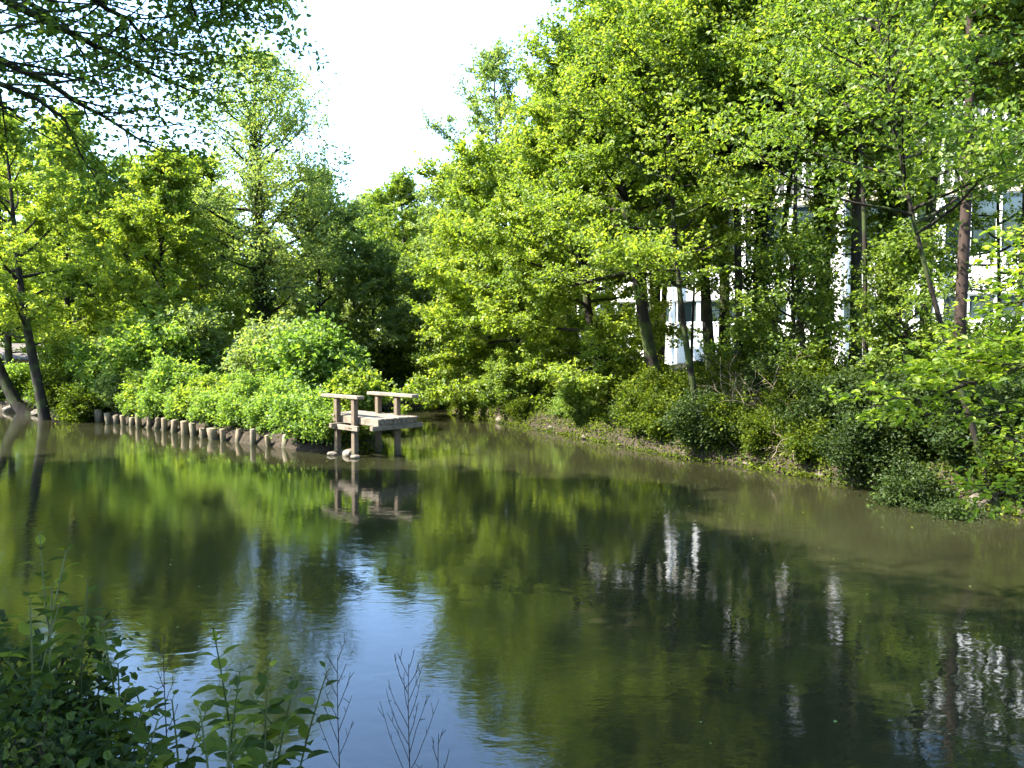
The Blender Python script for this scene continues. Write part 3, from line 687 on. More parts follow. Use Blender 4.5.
T(958, 17.5, 'poplar_tree', 'tall reddish-brown bare trunk in front of the white building', G3, seed=41, Ht=18.0, r0=0.14, cb=0.44, Rad=3.6, prof='column', nprim=40, nleaf=57000, size=0.085, leaf='alder', bark=BARK_RED, asym=(-.3, .25), el=(-8, 55))
T(926, 21.5, 'alder_tree', 'thin trunk close behind the reddish bare trunk', G3, seed=42, Ht=18.0, r0=0.16, cb=0.46, Rad=3.2, prof='column', nprim=40, nleaf=64800, size=0.09, leaf='alder', asym=(-.2, 0), el=(-6, 58), stems=0, epi=9)
T(1065, 16.5, 'alder_tree', 'leafy tree at the right edge with its trunk out of view', G3, seed=43, Ht=16.5, r0=0.2, cb=0.5, Rad=3.6, prof='column', nprim=38, nleaf=90000, size=0.085, leaf='alder', asym=(.1, .1), el=(-4, 58), stems=0, epi=9)
T(585, 37, 'ash_tree', 'pale green tree behind the tall yellow-green wood edge', G3, seed=44, Ht=15.5, r0=0.2, cb=0.12, Rad=3.4, prof='oval', nprim=42, nleaf=90000, size=0.12, leaf='alder', stems=2)
T(725, 33, 'ash_tree', 'tall tree filling the middle of the right wood', G3, seed=45, Ht=22.0, r0=0.24, cb=0.4, Rad=4.4, prof='column', nprim=52, nleaf=100800, size=0.11, leaf='alder', el=(-4, 60), stems=0, epi=9)
T(792, 21.5, 'young_alder', 'young leafy tree in front of the ivy-clad trunk', G3, seed=46, Ht=4.4, r0=0.09, cb=0.24, Rad=1.5, prof='oval', nprim=30, nleaf=16000, size=0.085, leaf='alder', asym=(-.2, -.1))
T(905, 19.5, 'young_alder', 'young leafy tree between the dark trunk and the reddish trunk', G3, seed=47, Ht=3.8, r0=0.08, cb=0.24, Rad=1.4, prof='oval', nprim=28, nleaf=13000, size=0.085, leaf='alder', asym=(-.2, -.1))

T(738, 23.5, 'alder_tree', 'slender leafy tree between the leaning trunk and the ivy-clad trunk', G3, seed=61, Ht=17.0, r0=0.13, cb=0.42, Rad=3.0, prof='column', nprim=38, nleaf=54000, size=0.09, leaf='alder', asym=(-.2, -.15), el=(-4, 58), stems=0, epi=8)
T(705, 22.3, 'overhanging_alder', 'tree leaning far out over the water above the bent stick', G3, seed=62, Ht=11.0, r0=0.10, cb=0.36, Rad=2.9, prof='dome', nprim=30, nleaf=34560, size=0.09, leaf='bright', lean=(-1.6, -.7), bend=.7, asym=(-.25, 0), el=(-8, 55))
T(812, 21.5, 'overhanging_alder', 'slim tree near the water right of the ivy-clad trunk', G3, seed=63, Ht=11.5, r0=0.085, cb=0.58, Rad=2.7, prof='dome', nprim=28, nleaf=30240, size=0.085, leaf='alder', lean=(-.9, -.4), bend=.7, asym=(-.25, 0), el=(0, 58))
T(872, 20.0, 'overhanging_alder', 'slim tree above the dark water left of the reddish trunk', G3, seed=64, Ht=11.0, r0=0.08, cb=0.60, Rad=2.5, prof='dome', nprim=26, nleaf=25920, size=0.08, leaf='alder', lean=(-.8, -.3), bend=.7, asym=(-.25, .2), el=(5, 58))



T(1005, 14.3, 'overhanging_alder', 'tree at the right leaning far out, its crown shading the bank below', G3, seed=68, Ht=9.5, r0=0.065, cb=0.52, Rad=2.7, prof='dome', nprim=30, nleaf=21600, size=0.08, leaf='alder', lean=(-2.9, -.3), bend=.2, asym=(-.2, 0), el=(0, 58))

T(1015, 19.0, 'young_alder', 'airy young tree partly screening the building at the right edge', G3, seed=65, Ht=13.5, r0=0.08, cb=0.42, Rad=2.0, prof='column', nprim=30, nleaf=40000, size=0.085, leaf='alder', el=(5, 58))
T(1085, 21.0, 'alder_tree', 'tall alder at the right edge mostly out of view, screening the louvres', G3, seed=69, Ht=19.0, r0=0.18, cb=0.36, Rad=3.6, prof='column', nprim=40, nleaf=80000, size=0.09, leaf='alder', asym=(-.2, 0), el=(0, 58))
T(998, 24.0, 'young_alder', 'loose young tree before the windows at the right edge', G3, seed=70, Ht=11.0, r0=0.07, cb=0.25, Rad=2.2, prof='column', nprim=28, nleaf=30000, size=0.09, leaf='alder')
T(885, 29.0, 'young_alder', 'loose young tree close to the building\'s windows', G3, seed=71, Ht=9.5, r0=0.07, cb=0.35, Rad=2.3, prof='oval', nprim=26, nleaf=26000, size=0.09, leaf='alder')
T(692, 27.5, 'young_alder', 'small leafy tree breaking up the white wall behind leaning trunks', G3, seed=72, Ht=7.5, r0=0.06, cb=0.45, Rad=1.9, prof='oval', nprim=24, nleaf=17000, size=0.09, leaf='alder')
T(850, 26.0, 'young_alder', 'sparse young tree half hiding the low white wall', G3, seed=66, Ht=8.5, r0=0.06, cb=0.5, Rad=2.0, prof='oval', nprim=24, nleaf=18000, size=0.09, leaf='alder')

# far trees behind everything
far = [tree_meshes(seed=51, Ht=11.0, r0=0.2, cb=0.04, Rad=4.0, prof='dome', nprim=40, nleaf=42000, size=0.22, leaf='bright', spread=0.22),
       tree_meshes(seed=52, Ht=12.0, r0=0.2, cb=0.04, Rad=3.6, prof='oval', nprim=40, nleaf=42000, size=0.22, leaf='grey', spread=0.22)]
fpx = [(-20, 62), (45, 66), (100, 60), (160, 62), (215, 58), (270, 62), (320, 64), (365, 68), (420, 66), (470, 62), (525, 60), (575, 64), (640, 66), (-60, 52)]
fl = ['far tree at the extreme left behind the leaning trunks', 'far tree above the small shed', 'far tree behind the dark evergreen', 'far tree behind the rounded yellow-green tree', 'far tree between yellow-green tree and ivy trunk',
      'far tree directly behind the ivy-covered trunk', 'far tree right behind the ivy-covered tree', 'far tree directly under the sky gap', 'far tree behind the shade-toned trees', 'far tree left behind the tall airy tree',
      'far tree right behind the tall airy tree', 'far tree behind the pale green tree', 'far tree behind the yellow-green wood edge', 'far tree at the left frame edge beyond the rocks']
for i, ((px, d), lb) in enumerate(zip(fpx, fl)):
    put_tree(far[i % 2], tuple(ground_pt(px, d)), 'background_tree', lb, 'tree', 'far background trees', rz=i * 1.7, scale=1.0 + 0.06 * ((i * 7) % 5 - 2))

# ------------------------------------------------------------------ near bank trees
def custom_tree(name, label, loc, trunk, r0, limbs, leaf, nleaf, size, seed, bark=BARK, sub=4, sublen=0.4, seclen=1.0, flat=None, six=True, dens=3.0, spread=0.1, up=0.75):
    rng = rng_of(seed); wood = Geo(); segs = []
    loc = np.array(loc)
    Tn = np.array(trunk) - loc
    wood.tube(Tn, np.linspace(r0, r0 * 0.35, len(Tn)), 12, seed, 0.05)
    for (pts, r, w) in limbs:
        P0 = np.array(pts, float) - loc
        # smooth resample
        t0 = np.linspace(0, 1, len(P0)); t1 = np.linspace(0, 1, 10)
        P = np.stack([np.interp(t1, t0, P0[:, k]) for k in range(3)], 1) + rng.normal(0, 0.03, (10, 3))
        Lg = np.linalg.norm(np.diff(P, axis=0), axis=1).sum()
        wood.tube(P, np.linspace(r, 0.008, 10), 6)
        for a in range(4, 9): segs.append((P[a], P[a + 1], w))
        twigs_on(P, r, wood, segs, rng, max(4, int(Lg * dens)), seclen * (0.5 + 0.12 * Lg), sub, sublen, start=0.2, vert=0.25 if flat is None else 0.1, wgt=w)
    r_ = root(name, label, 'tree', tuple(loc))
    link(bpy.data.objects.new('trunk', wood.obj('trunk', bark, mesh_only=True)), r_)
    link(bpy.data.objects.new('crown', leaf_mesh('crown', LEAF[leaf], segs, nleaf, size, spread, rng, six=six, flat=flat, up=up)), r_)
    return r_

# tree on the near bank at the left: its limbs hang into the top left corner
b0 = np.array([-7.4, 4.4]); bz = gz(*b0)
tr = [(b0[0], b0[1], bz - .3), (b0[0] + .1, b0[1] + .2, 3.5), (b0[0] + .3, b0[1] + .5, 6.5), (b0[0] + .2, b0[1] + .8, 10), (b0[0] + .2, b0[1] + .8, 11.5)]
def J(z): return (b0[0] + .25, b0[1] + .1 + z * .06, z)
limbs = [
    ([J(5.2), at(-60, 20, 7.0), at(0, 66, 8.2), at(55, 90, 9), at(110, 125, 9.6), at(165, 152, 10.2)], .06, 1.0),
    ([J(5.0), at(-60, 40, 6.6), at(0, 80, 8), at(60, 110, 8.8), at(100, 185, 9.4)], .05, .6),
    ([J(5.8), at(-40, -30, 7.2), at(40, 15, 8.4), at(100, 45, 9.2), at(150, 72, 9.8), at(225, 108, 10.6)], .06, 1.0),
    ([J(6.4), at(20, -60, 7.5), at(95, 0, 8.6), at(145, 35, 9.4), at(200, 70, 10)], .05, .8),
    ([J(6.8), at(40, -90, 7.6), at(150, -40, 8.8), at(220, 5, 9.4), at(226, 12, 9.8)], .055, 2.2),
    ([J(7.0), at(60, -120, 7.6), at(140, -60, 8.4), at(190, -10, 9), at(200, 38, 9.4)], .05, 2.0),
    ([J(4.6), at(-80, 60, 6.6), at(-10, 95, 8.2), at(25, 120, 9)], .04, .7),
    ([J(6.2), at(-40, -40, 7.0), at(10, 0, 8), at(60, 20, 9), at(90, 60, 9.8)], .04, 1.0),
]
rng = rng_of(77)
for k in range(22):      # limbs of the crown above and behind the frame
    z = 8 + 3.2 * k / 22; az = k * 2.4
    L_ = 4.6 * (1 - 0.5 * (k / 26) ** 2) * rng.uniform(.8, 1.15)
    e = R(12 + 35 * k / 26)
    j = np.array(J(min(z, 13)))
    tip = j + np.array([math.cos(az) * math.cos(e), math.sin(az) * math.cos(e), math.sin(e) + .15]) * L_
    d = tip - CAM
    if d[1] > 0.5 and (d[2] / d[1]) < 0.75 and d[0] / d[1] > -0.8: continue
    limbs.append(([tuple(j), tuple(j * .5 + tip * .5 + np.array([0, 0, .3])), tuple(tip)], .06, 1.7))
custom_tree('overhanging_tree', 'near tree whose dark leafy limbs hang into the top left corner', (b0[0], b0[1], bz), tr, .28, limbs, 'overhang', 38000, 0.068, 78, sublen=0.5, seclen=1.25, spread=0.11)

# tree on the near bank at the right: layered bright sprays reach in from the right edge
c0 = np.array([8.9, 5.6]); cz = gz(*c0)
tr = [(c0[0], c0[1], cz - .3), (c0[0], c0[1] + .1, 3), (c0[0] + .1, c0[1] + .2, 6), (c0[0] + .2, c0[1] + .2, 9)]
def K(z): return (c0[0], c0[1] + .1, z)
limbs = [
    ([K(2.6), at(1080, 345, 7.6), at(1010, 372, 8.2), at(940, 395, 8.6), at(868, 408, 9)], .04, 1.1),
    ([K(2.9), at(1090, 320, 7.6), at(1030, 345, 8.0), at(975, 365, 8.4), at(920, 375, 8.8)], .04, 1.2),
    ([K(3.2), at(1100, 270, 7.4), at(1050, 285, 7.8), at(1005, 305, 8.2)], .035, .6),
    ([K(2.2), at(1090, 400, 7.6), at(1045, 405, 8.0), at(985, 418, 8.4), at(950, 412, 8.6)], .03, .4),
    ([K(1.9), at(1090, 470, 7.4), at(1050, 480, 7.8), at(1010, 490, 8.2), at(985, 496, 8.4)], .025, .35),
    ([K(2.0), at(1090, 440, 7.4), at(1050, 448, 7.6), at(1005, 460, 8.0)], .025, .3),
    ([K(3.6), at(1110, 230, 7.4), at(1070, 245, 7.8), at(1025, 262, 8.2)], .03, .5),
]
custom_tree('hornbeam_tree', 'near tree whose bright yellow-green sprays reach in at right edge', (c0[0], c0[1], cz), tr, .16, limbs, 'hornbeam', 3300, 0.082, 79, sublen=0.30, seclen=0.8, flat=0.28, spread=0.05, sub=3, up=1.6, dens=3.2)

# tall tree outside the frame on the left whose shade falls on the near water and plants
sh1 = tree_meshes(seed=81, Ht=19, r0=0.3, cb=0.25, Rad=4.6, prof='column', nprim=56, nleaf=230000, size=0.17, leaf='alder', spread=0.4)
for (x, y, k, lb) in ((-17.6, 7.2, 1.0, 'second big tree along the near bank outside the left edge, shading the river'),
                      (-21.3, 11.0, 1.28, 'tallest of the big trees along the near bank outside the left edge'), (-25.6, 13.4, 1.1, 'fourth big tree along the near bank outside the left edge')):
    put_tree(sh1, (x, y, gz(x, y)), 'shade_tree', lb, 'tree', 'trees shading the near water', rz=x, scale=k)
sh2 = tree_meshes(seed=82, Ht=14, r0=0.26, cb=0.2, Rad=5.0, prof='dome', nprim=36, nleaf=42000, size=0.17, leaf='alder', spread=0.2)
put_tree(sh2, (-13.5, 2.6, gz(-13.5, 2.6)), 'shade_tree', 'big tree on near bank just outside the left edge, shading the plants', 'tree', 'trees shading the near water', scale=1.25)
for (x, y, lb) in ((1.0, -6.5, 'unseen tree added directly behind the viewer to block sky light'), (-8.5, -3.5, 'unseen tree added behind the viewer to block sky light, to the left'), (9.5, -4.0, 'unseen tree added behind the viewer to block sky light, to the right')):  # out of view, added to keep sky light off the foreground
    put_tree(sh2, (x, y, gz(x, y)), 'shade_tree', lb, 'tree', 'unseen trees added behind the viewer', rz=x)

# ------------------------------------------------------------------ bushes
B = {  # nettle- and ivy-leaved bushes: bank shade is put into dark leaf colour
    'a': bush_meshes(101, 2.1, 1.3, 1.2, 13000, 0.14, 'shrub'),
    'b': bush_meshes(102, 1.6, 1.2, 1.1, 9000, 0.15, 'bright'),
    'c': bush_meshes(103, 1.0, 0.9, 0.8, 7000, 0.10, 'shrub'),
    'd': bush_meshes(104, 2.2, 1.4, 1.3, 15000, 0.10, 'alder'),
    'e': bush_meshes(105, 1.5, 1.3, 1.1, 12000, 0.09, 'nettle'),
    'h': bush_meshes(107, 1.3, 1.3, 1.0, 12000, 0.085, 'ivy', spread=.12),
    'k': bush_meshes(108, 2.1, 1.15, 1.1, 10000, 0.12, 'grey', nst=20, tone0=.12),
    'g': bush_meshes(106, 1.1, 1.0, 0.9, 8000, 0.085, 'nettle', tone0=.1),
}
LBUSH = [  # px, depth behind the shore row, kind, scale, label
    (62, 33.5, 'e', 1.1, 'dark shaded shrub behind the leaning trunks\' feet'), (84, 31.8, 'e', 1.15, 'dark shrub at the shaded end of the pilings'), (70, 36, 'd', 1.1, 'tall shrub left of the piling row, half in shade'),
    (100, 33, 'a', 1.05, 'shrub above the farthest pilings'), (118, 31.2, 'k', .7, 'small bright shrub over the far pilings'), (128, 34, 'k', 1.2, 'tall shrub at the back of the far pilings'),
    (142, 30.4, 'b', .8, 'bright shrub hanging over the pilings, left of middle'), (160, 32, 'a', 1.5, 'tall pointed bright shrub in the left bank row'), (176, 29.2, 'a', .85, 'leafy shrub over the middle pilings'),
    (192, 33, 'k', 1.5, 'tall shrub behind the middle pilings'), (206, 27.6, 'b', .75, 'bright low shrub over the pilings right of middle'), (228, 26.8, 'b', .6, 'yellowish shrub above the board behind pilings'),
    (240, 29.5, 'c', 1.1, 'low fresh green shrub below the ivy-covered trunk'), (254, 26, 'a', .62, 'large-leaved shrub over the last pilings'), (275, 29, 'k', 1.3, 'big light shrub right of the ivy-covered trunk'),
    (284, 25.4, 'c', 1.0, 'small shrub over the last piling'), (310, 27.5, 'a', 1.35, 'rounded shrub behind the platform\'s left side'), (303, 22.9, 'c', 1.1, 'weedy shrub at the water edge left of the platform'),
    (321, 22.35, 'c', .8, 'leafy weeds at the water beside the platform'), (352, 26.5, 'b', .95, 'bright shrub seen between the platform handrails'), (335, 29, 'a', 1.0, 'shrub behind the platform, shaded on its right'),
    (14, 38, 'c', 1.2, 'low shrub above the pale rocks at far left'), (-5, 37.5, 'c', 1.3, 'low grassy shrub at the extreme left bank'), (50, 34.2, 'c', 1.0, 'small shrub between the two leaning trunks'),
    (108, 31.9, 'c', .9, 'leafy shrub drooping over the farthest pilings'), (134, 30.5, 'c', .8, 'drooping shrub over the far third of the pilings'), (158, 28.9, 'c', .95, 'drooping shrub just left of the middle pilings'),
    (182, 27.8, 'c', .75, 'small shrub drooping over the middle pilings'), (212, 26.3, 'c', .9, 'drooping shrub over pilings beside the first board'), (236, 25.4, 'c', .8, 'drooping shrub between the two pale boards'), (265, 24.7, 'c', .85, 'large-leaved weed drooping over the nearest pilings'),
]
for i, (px, d, k, s, lb) in enumerate(LBUSH):
    put_bush(B[k], tuple(ground_pt(px, d)), 'waterside_shrub', lb, 'bush', 'shrubs along the left bank', rz=i * 1.3, scale=s)
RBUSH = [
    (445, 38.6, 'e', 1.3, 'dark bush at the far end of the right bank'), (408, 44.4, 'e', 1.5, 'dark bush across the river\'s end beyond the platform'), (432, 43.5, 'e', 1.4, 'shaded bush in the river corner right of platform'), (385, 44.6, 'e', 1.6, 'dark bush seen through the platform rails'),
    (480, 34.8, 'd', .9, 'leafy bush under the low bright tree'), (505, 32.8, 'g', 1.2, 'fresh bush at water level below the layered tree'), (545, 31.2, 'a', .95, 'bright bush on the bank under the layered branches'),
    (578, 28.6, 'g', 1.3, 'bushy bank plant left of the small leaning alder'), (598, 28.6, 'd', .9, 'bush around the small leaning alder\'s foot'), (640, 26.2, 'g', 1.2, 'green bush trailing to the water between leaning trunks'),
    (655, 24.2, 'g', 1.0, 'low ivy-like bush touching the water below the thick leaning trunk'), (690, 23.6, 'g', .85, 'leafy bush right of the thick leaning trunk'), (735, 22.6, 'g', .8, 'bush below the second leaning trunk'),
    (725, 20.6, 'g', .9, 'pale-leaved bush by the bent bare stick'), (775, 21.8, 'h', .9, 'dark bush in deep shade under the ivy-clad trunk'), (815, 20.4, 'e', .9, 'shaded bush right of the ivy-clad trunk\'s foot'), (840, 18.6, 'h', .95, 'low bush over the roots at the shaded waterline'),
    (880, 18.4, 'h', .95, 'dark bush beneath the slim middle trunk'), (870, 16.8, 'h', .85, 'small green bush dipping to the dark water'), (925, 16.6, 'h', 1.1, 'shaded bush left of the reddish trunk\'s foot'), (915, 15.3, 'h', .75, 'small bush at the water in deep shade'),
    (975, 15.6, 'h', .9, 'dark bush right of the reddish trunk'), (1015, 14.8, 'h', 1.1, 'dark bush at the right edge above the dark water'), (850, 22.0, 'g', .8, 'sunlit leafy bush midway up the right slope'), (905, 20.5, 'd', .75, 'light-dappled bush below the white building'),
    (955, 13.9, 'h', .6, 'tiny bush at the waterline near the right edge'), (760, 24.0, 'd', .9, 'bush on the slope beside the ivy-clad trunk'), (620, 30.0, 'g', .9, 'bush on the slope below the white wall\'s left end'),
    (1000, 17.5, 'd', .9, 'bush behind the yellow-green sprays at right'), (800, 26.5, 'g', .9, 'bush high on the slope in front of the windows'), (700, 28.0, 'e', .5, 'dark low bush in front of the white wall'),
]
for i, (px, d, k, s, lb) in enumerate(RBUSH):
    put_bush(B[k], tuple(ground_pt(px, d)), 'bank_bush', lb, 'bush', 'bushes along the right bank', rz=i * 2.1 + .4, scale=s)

k = 0
WORDS = ['beneath the low bright tree', 'by the upright bare stick', 'before the small leaning alder', 'under the white wall', 'near the bent bare stick', 'in deep shade under the ivy-clad trunk', 'at the dark water near the right edge']
rj = rng_of(909)
for j in range(14):
    s_ = sl[-1] * (j + .5 + rj.uniform(-.4, .4)) / 14; x = float(np.interp(s_, sl, rb[:, 0])) + rj.uniform(.05, .5); y = float(np.interp(s_, sl, rb[:, 1])) + rj.uniform(0, .3)
    put_bush(B['heg'[j % 3] if j > 5 else 'gcd'[j % 3]], (x, y, gz(x, y) - .1), 'trailing_bush', ('%s trailing bush touching the water ' % ('green' if j % 2 else 'ragged')) + WORDS[j // 2], 'bush', 'trailing bushes at the right waterline', rz=j * 1.9, scale=float(rj.uniform(.45, 1.0)))  # darker kinds toward the near end carry painted shade
for j in range(9):
    s_ = sl[-1] * (j + .3) / 9; x = float(np.interp(s_, sl, rb[:, 0])) + 1.7; y = float(np.interp(s_, sl, rb[:, 1])) + .9
    put_bush(B['e' if j % 2 or j > 3 else 'd'], (x, y, gz(x, y) - .1), 'understorey_bush', 'understorey bush on the right slope, %s counted from the far end' % ORD[j], 'bush', 'understorey bushes on the right slope', rz=j * 2.3, scale=.8)

# dry brushwood and bare sticks on the right bank
def brush(px, d, seed, n, Ht, label):
    q = ground_pt(px, d); r = rng_of(seed); g = Geo()
    for i in range(n):
        az = r.uniform(0, 6.28); dr = np.array([math.cos(az) * .8, math.sin(az) * .5, r.uniform(.3, 1.2)])
        P = curve(np.array([r.normal(0, .3), r.normal(0, .3), -.1]), dr, Ht * r.uniform(.5, 1.1), 6, r, up=-.5, wob=.45)
        g.tube(P, np.linspace(.012, .003, 7), 4)
        for _ in range(3):
            a, b = interp(P, r.uniform(.3, .9)); Q = curve(a, b + r.normal(0, .6, 3), Ht * .3, 3, r, up=-.2, wob=.4); g.tube(Q, np.linspace(.006, .002, 4), 3)
    o = g.obj('brushwood', TWIG); o.location = q; tag(o, label, 'brushwood', 'dry brushwood on the right bank')
brush(745, 21.6, 201, 44, 2.0, 'tangle of dry grey twigs by the second leaning trunk')
brush(775, 21.0, 202, 40, 1.9, 'drooping dead twigs under the dark ivy-clad trunk')
brush(570, 30.0, 203, 26, 1.5, 'tan dry stems among the bright bank bushes')
brush(800, 18.8, 204, 22, 1.0, 'pale exposed roots and twigs at the shaded waterline')
def stick(pts, r, label):
    g = Geo(); loc = np.array(pts[0]); g.tube(np.array(pts) - loc, np.linspace(r, r * .5, len(pts)), 6); o = g.obj('bare_stick', TWIG); o.location = loc; tag(o, label, 'stick')
stick([on_water(587, 441, -.2), at(587, 425, 27.4), at(586, 398, 27.5)], .022, 'upright bare stick standing in the water by bright bushes')
stick([on_water(738, 467, -.1), at(739, 450, 20.1), at(728, 440, 20.2), at(709, 435, 20.3)], .022, 'bent bare stick leaning over the water right of middle')

# grass on the left bank and along the lawn
rng = rng_of(303)
pts = []
def scatter(n, x0, x1, y0, y1, h0, h1, dmin=0.15):
    x = rng.uniform(x0, x1, n); y = rng.uniform(y0, y1, n); ok = sdist(x, y) > dmin; x, y = x[ok], y[ok]
    return x, y, height(x, y), rng.uniform(h0, h1, len(x))
S = [scatter(26000, -26, -4, 22, 48, .10, .28), scatter(1500, -5, 13, 11, 38, .15, .35, .3)]
X = np.concatenate([s[0] for s in S]); Y = np.concatenate([s[1] for s in S]); Z = np.concatenate([s[2] for s in S]); Hh = np.concatenate([s[3] for s in S])
n = len(X); P = np.stack([X, Y, Z - .02], 1)
Ld = rng.normal(0, .35, (n, 3)); Ld[:, 2] = 1; Nn = np.cross(Ld, rng.normal(0, 1, (n, 3))); Nn /= np.linalg.norm(Nn, axis=1, keepdims=True)
V, Fq, k_ = leaf_faces(P, Nn, Ld, Hh, np.full(n, .028))
me = np_mesh('grass', V, Fq, tone=np.clip(rng.normal(.5, .2, n), 0, 1)); me.materials.append(LEAF['grass'])
o = link(bpy.data.objects.new('grass', me)); o['kind'] = 'stuff'; o['label'] = 'rough green grass growing on the river banks'; o['category'] = 'grass'

rng = rng_of(304)
n = 520000
x = rng.uniform(-5, 14, n); y = rng.uniform(9.5, 42, n); d = sdist(x, y)
lush = np.clip(0.55 + 0.5 * wav(x * 0.9, y * 0.9), 0.3, 1)
ok = (d > -0.22) & (d < 3.5) & (rng.random(n) < lush + .15); x, y, d, lush = x[ok], y[ok], d[ok], lush[ok]; n = len(x)
z = np.maximum(height(x, y), 0.03) + rng.random(n) ** 1.6 * 0.42 * lush * np.clip((d + .25) * 2, .25, 1)
P = np.stack([x, y, z], 1); Nn = rng.normal(0, .6, (n, 3)); Nn[:, 2] += .7; Nn /= np.linalg.norm(Nn, axis=1, keepdims=True)
Ld = rng.normal(0, 1, (n, 3)); Ld[:, 2] -= .4; sz = rng.uniform(.05, .1, n)
V, Fq, k_ = leaf_faces(P, Nn, Ld, sz, sz * .8)
me = np_mesh('ground_cover', V, Fq, tone=np.clip(rng.normal(.5, .2, n) + .2 * (lush - .5), 0, 1)); me.materials.append(LEAF['nettle'])
o = link(bpy.data.objects.new('ground_cover', me)); o['kind'] = 'stuff'; o['label'] = 'dark leafy ground cover over the right bank down to the water'; o['category'] = 'ground cover'

rng = rng_of(305)
n = 420; x = rng.uniform(-12, 9, n); y = rng.uniform(5, 30, n); ok = (sdist(x, y) < -.15) & (wav(x * .3, y * .3) > -.1); x, y = x[ok], y[ok]; n = len(x)
P = np.stack([x, y, np.full(n, .004)], 1); Nn = rng.normal(0, .06, (n, 3)); Nn[:, 2] = 1; Ld = rng.normal(0, 1, (n, 3)); Ld[:, 2] = 0; sz = rng.uniform(.015, .05, n)
V, Fq, k_ = leaf_faces(P, Nn, Ld, sz, sz * .7)
me = np_mesh('floating_leaves', V, Fq, tone=rng.random(n)); me.materials.append(LEAF['grass'])
o = link(bpy.data.objects.new('floating_leaves', me)); o['kind'] = 'stuff'; o['label'] = 'small fallen leaves and specks floating on the river'; o['category'] = 'leaves'

# ------------------------------------------------------------------ foreground plants on the near bank
def big_leaf(g, tones, base, dirv, L_, Wd, tone, r, droop=0.5, fold=0.25):
    """ovate toothed leaf, folded along its midrib and drooping"""
    d = np.array(dirv, float); d /= np.linalg.norm(d)
    side = np.cross(d, [0, 0, 1]); side /= np.linalg.norm(side) + 1e-9
    st = np.array([0, .1, .2, .3, .42, .55, .68, .8, .9, 1.0]); wd = np.array([.05, .62, .92, 1.0, .95, .82, .62, .42, .22, 0.02])
    V = []
    p = np.array(base, float); prev = 0; ang = 0
    for k, (s, w) in enumerate(zip(st, wd)):
        dd = d + np.array([0, 0, -droop * s * 1.4]); dd /= np.linalg.norm(dd)
        p = p + dd * L_ * (s - prev); prev = s
        up = np.cross(side, dd); tooth = 1.0 + (0.10 if k % 2 else -0.04)
        hw = .5 * Wd * w * tooth
        back = -dd * L_ * .03 if k % 2 else 0
        V += [p + side * hw + up * hw * fold + back, p.copy(), p - side * hw + up * hw * fold + back]
    Fq = []
    for k in range(len(st) - 1):
        a = k * 3; Fq += [(a, a + 1, a + 4, a + 3), (a + 1, a + 2, a + 5, a + 4)]
    g.add(V, Fq); tones += [tone] * len(Fq)

def nettle(px_top, py_top, depth, label, seed, npair=None, tone0=0.45, lean=0.12, leafL=0.082, name='nettle_plant', side_shoots=0):
    r = rng_of(seed); top = at(px_top, py_top, depth)
    bx, by = top[0] + r.normal(0, lean), depth + r.normal(0, .08)
    base = np.array([bx, by, gz(bx, by) - .05]); hgt = top[2] - base[2]
    tt = np.linspace(0, 1, 10)[:, None]
    P = (base + (top - base) * np.concatenate([tt ** 1.6, tt ** 1.6, tt], 1)) - base
    g = Geo(); s = Geo(); tones = []
    s.tube(P, np.linspace(.0055, .0022, 10), 6)
    def leaves_on(P, npair, LL, a0):
        for k in range(npair):
            f = 0.22 + 0.78 * (k / (npair - 1)); q, dd = interp(P, f)
            prof = min(1, (1 - f) * 3.2 + .32) * (0.8 + .4 * min(1, f * 2))
            az = a0 + (k % 2) * math.pi / 2 + r.normal(0, .25)
            for sgn in (0, math.pi):
                if r.random() < .06: continue
                e = .35 + .5 * f + r.normal(0, .15)
                dv = np.array([math.cos(az + sgn), math.sin(az + sgn), e - .25])
                pet = q + dv / np.linalg.norm(dv) * .02
                s.tube([q, pet], [.0015, .0012], 4)
                l = LL * prof * r.uniform(.8, 1.2)
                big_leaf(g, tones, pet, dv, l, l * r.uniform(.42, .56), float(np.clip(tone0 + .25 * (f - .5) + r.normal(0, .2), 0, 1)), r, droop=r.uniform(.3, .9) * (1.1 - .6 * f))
    leaves_on(P, npair or max(6, int(hgt / .068)), leafL, r.uniform(0, 3.14))
    for _ in range(side_shoots):
        q, dd = interp(P, r.uniform(.35, .75)); az = r.uniform(0, 6.28)
        Q = curve(q, np.array([math.cos(az) * .6, math.sin(az) * .6, 1]), hgt * .35, 5, r, up=.2, wob=.1); s.tube(Q, np.linspace(.003, .0015, 6), 5)
        leaves_on(Q, 6, leafL * .75, r.uniform(0, 3))
    rt = root(name, label, 'plant', tuple(base), 0, 'tall weeds on the near bank')
    s.obj('stem', STEM, rt)
    me = np_mesh('foliage', np.concatenate(g.V), np.concatenate(g.F), tone=tones, smooth=True); me.materials.append(LEAF['nettle'])
    link(bpy.data.objects.new('foliage', me), rt)

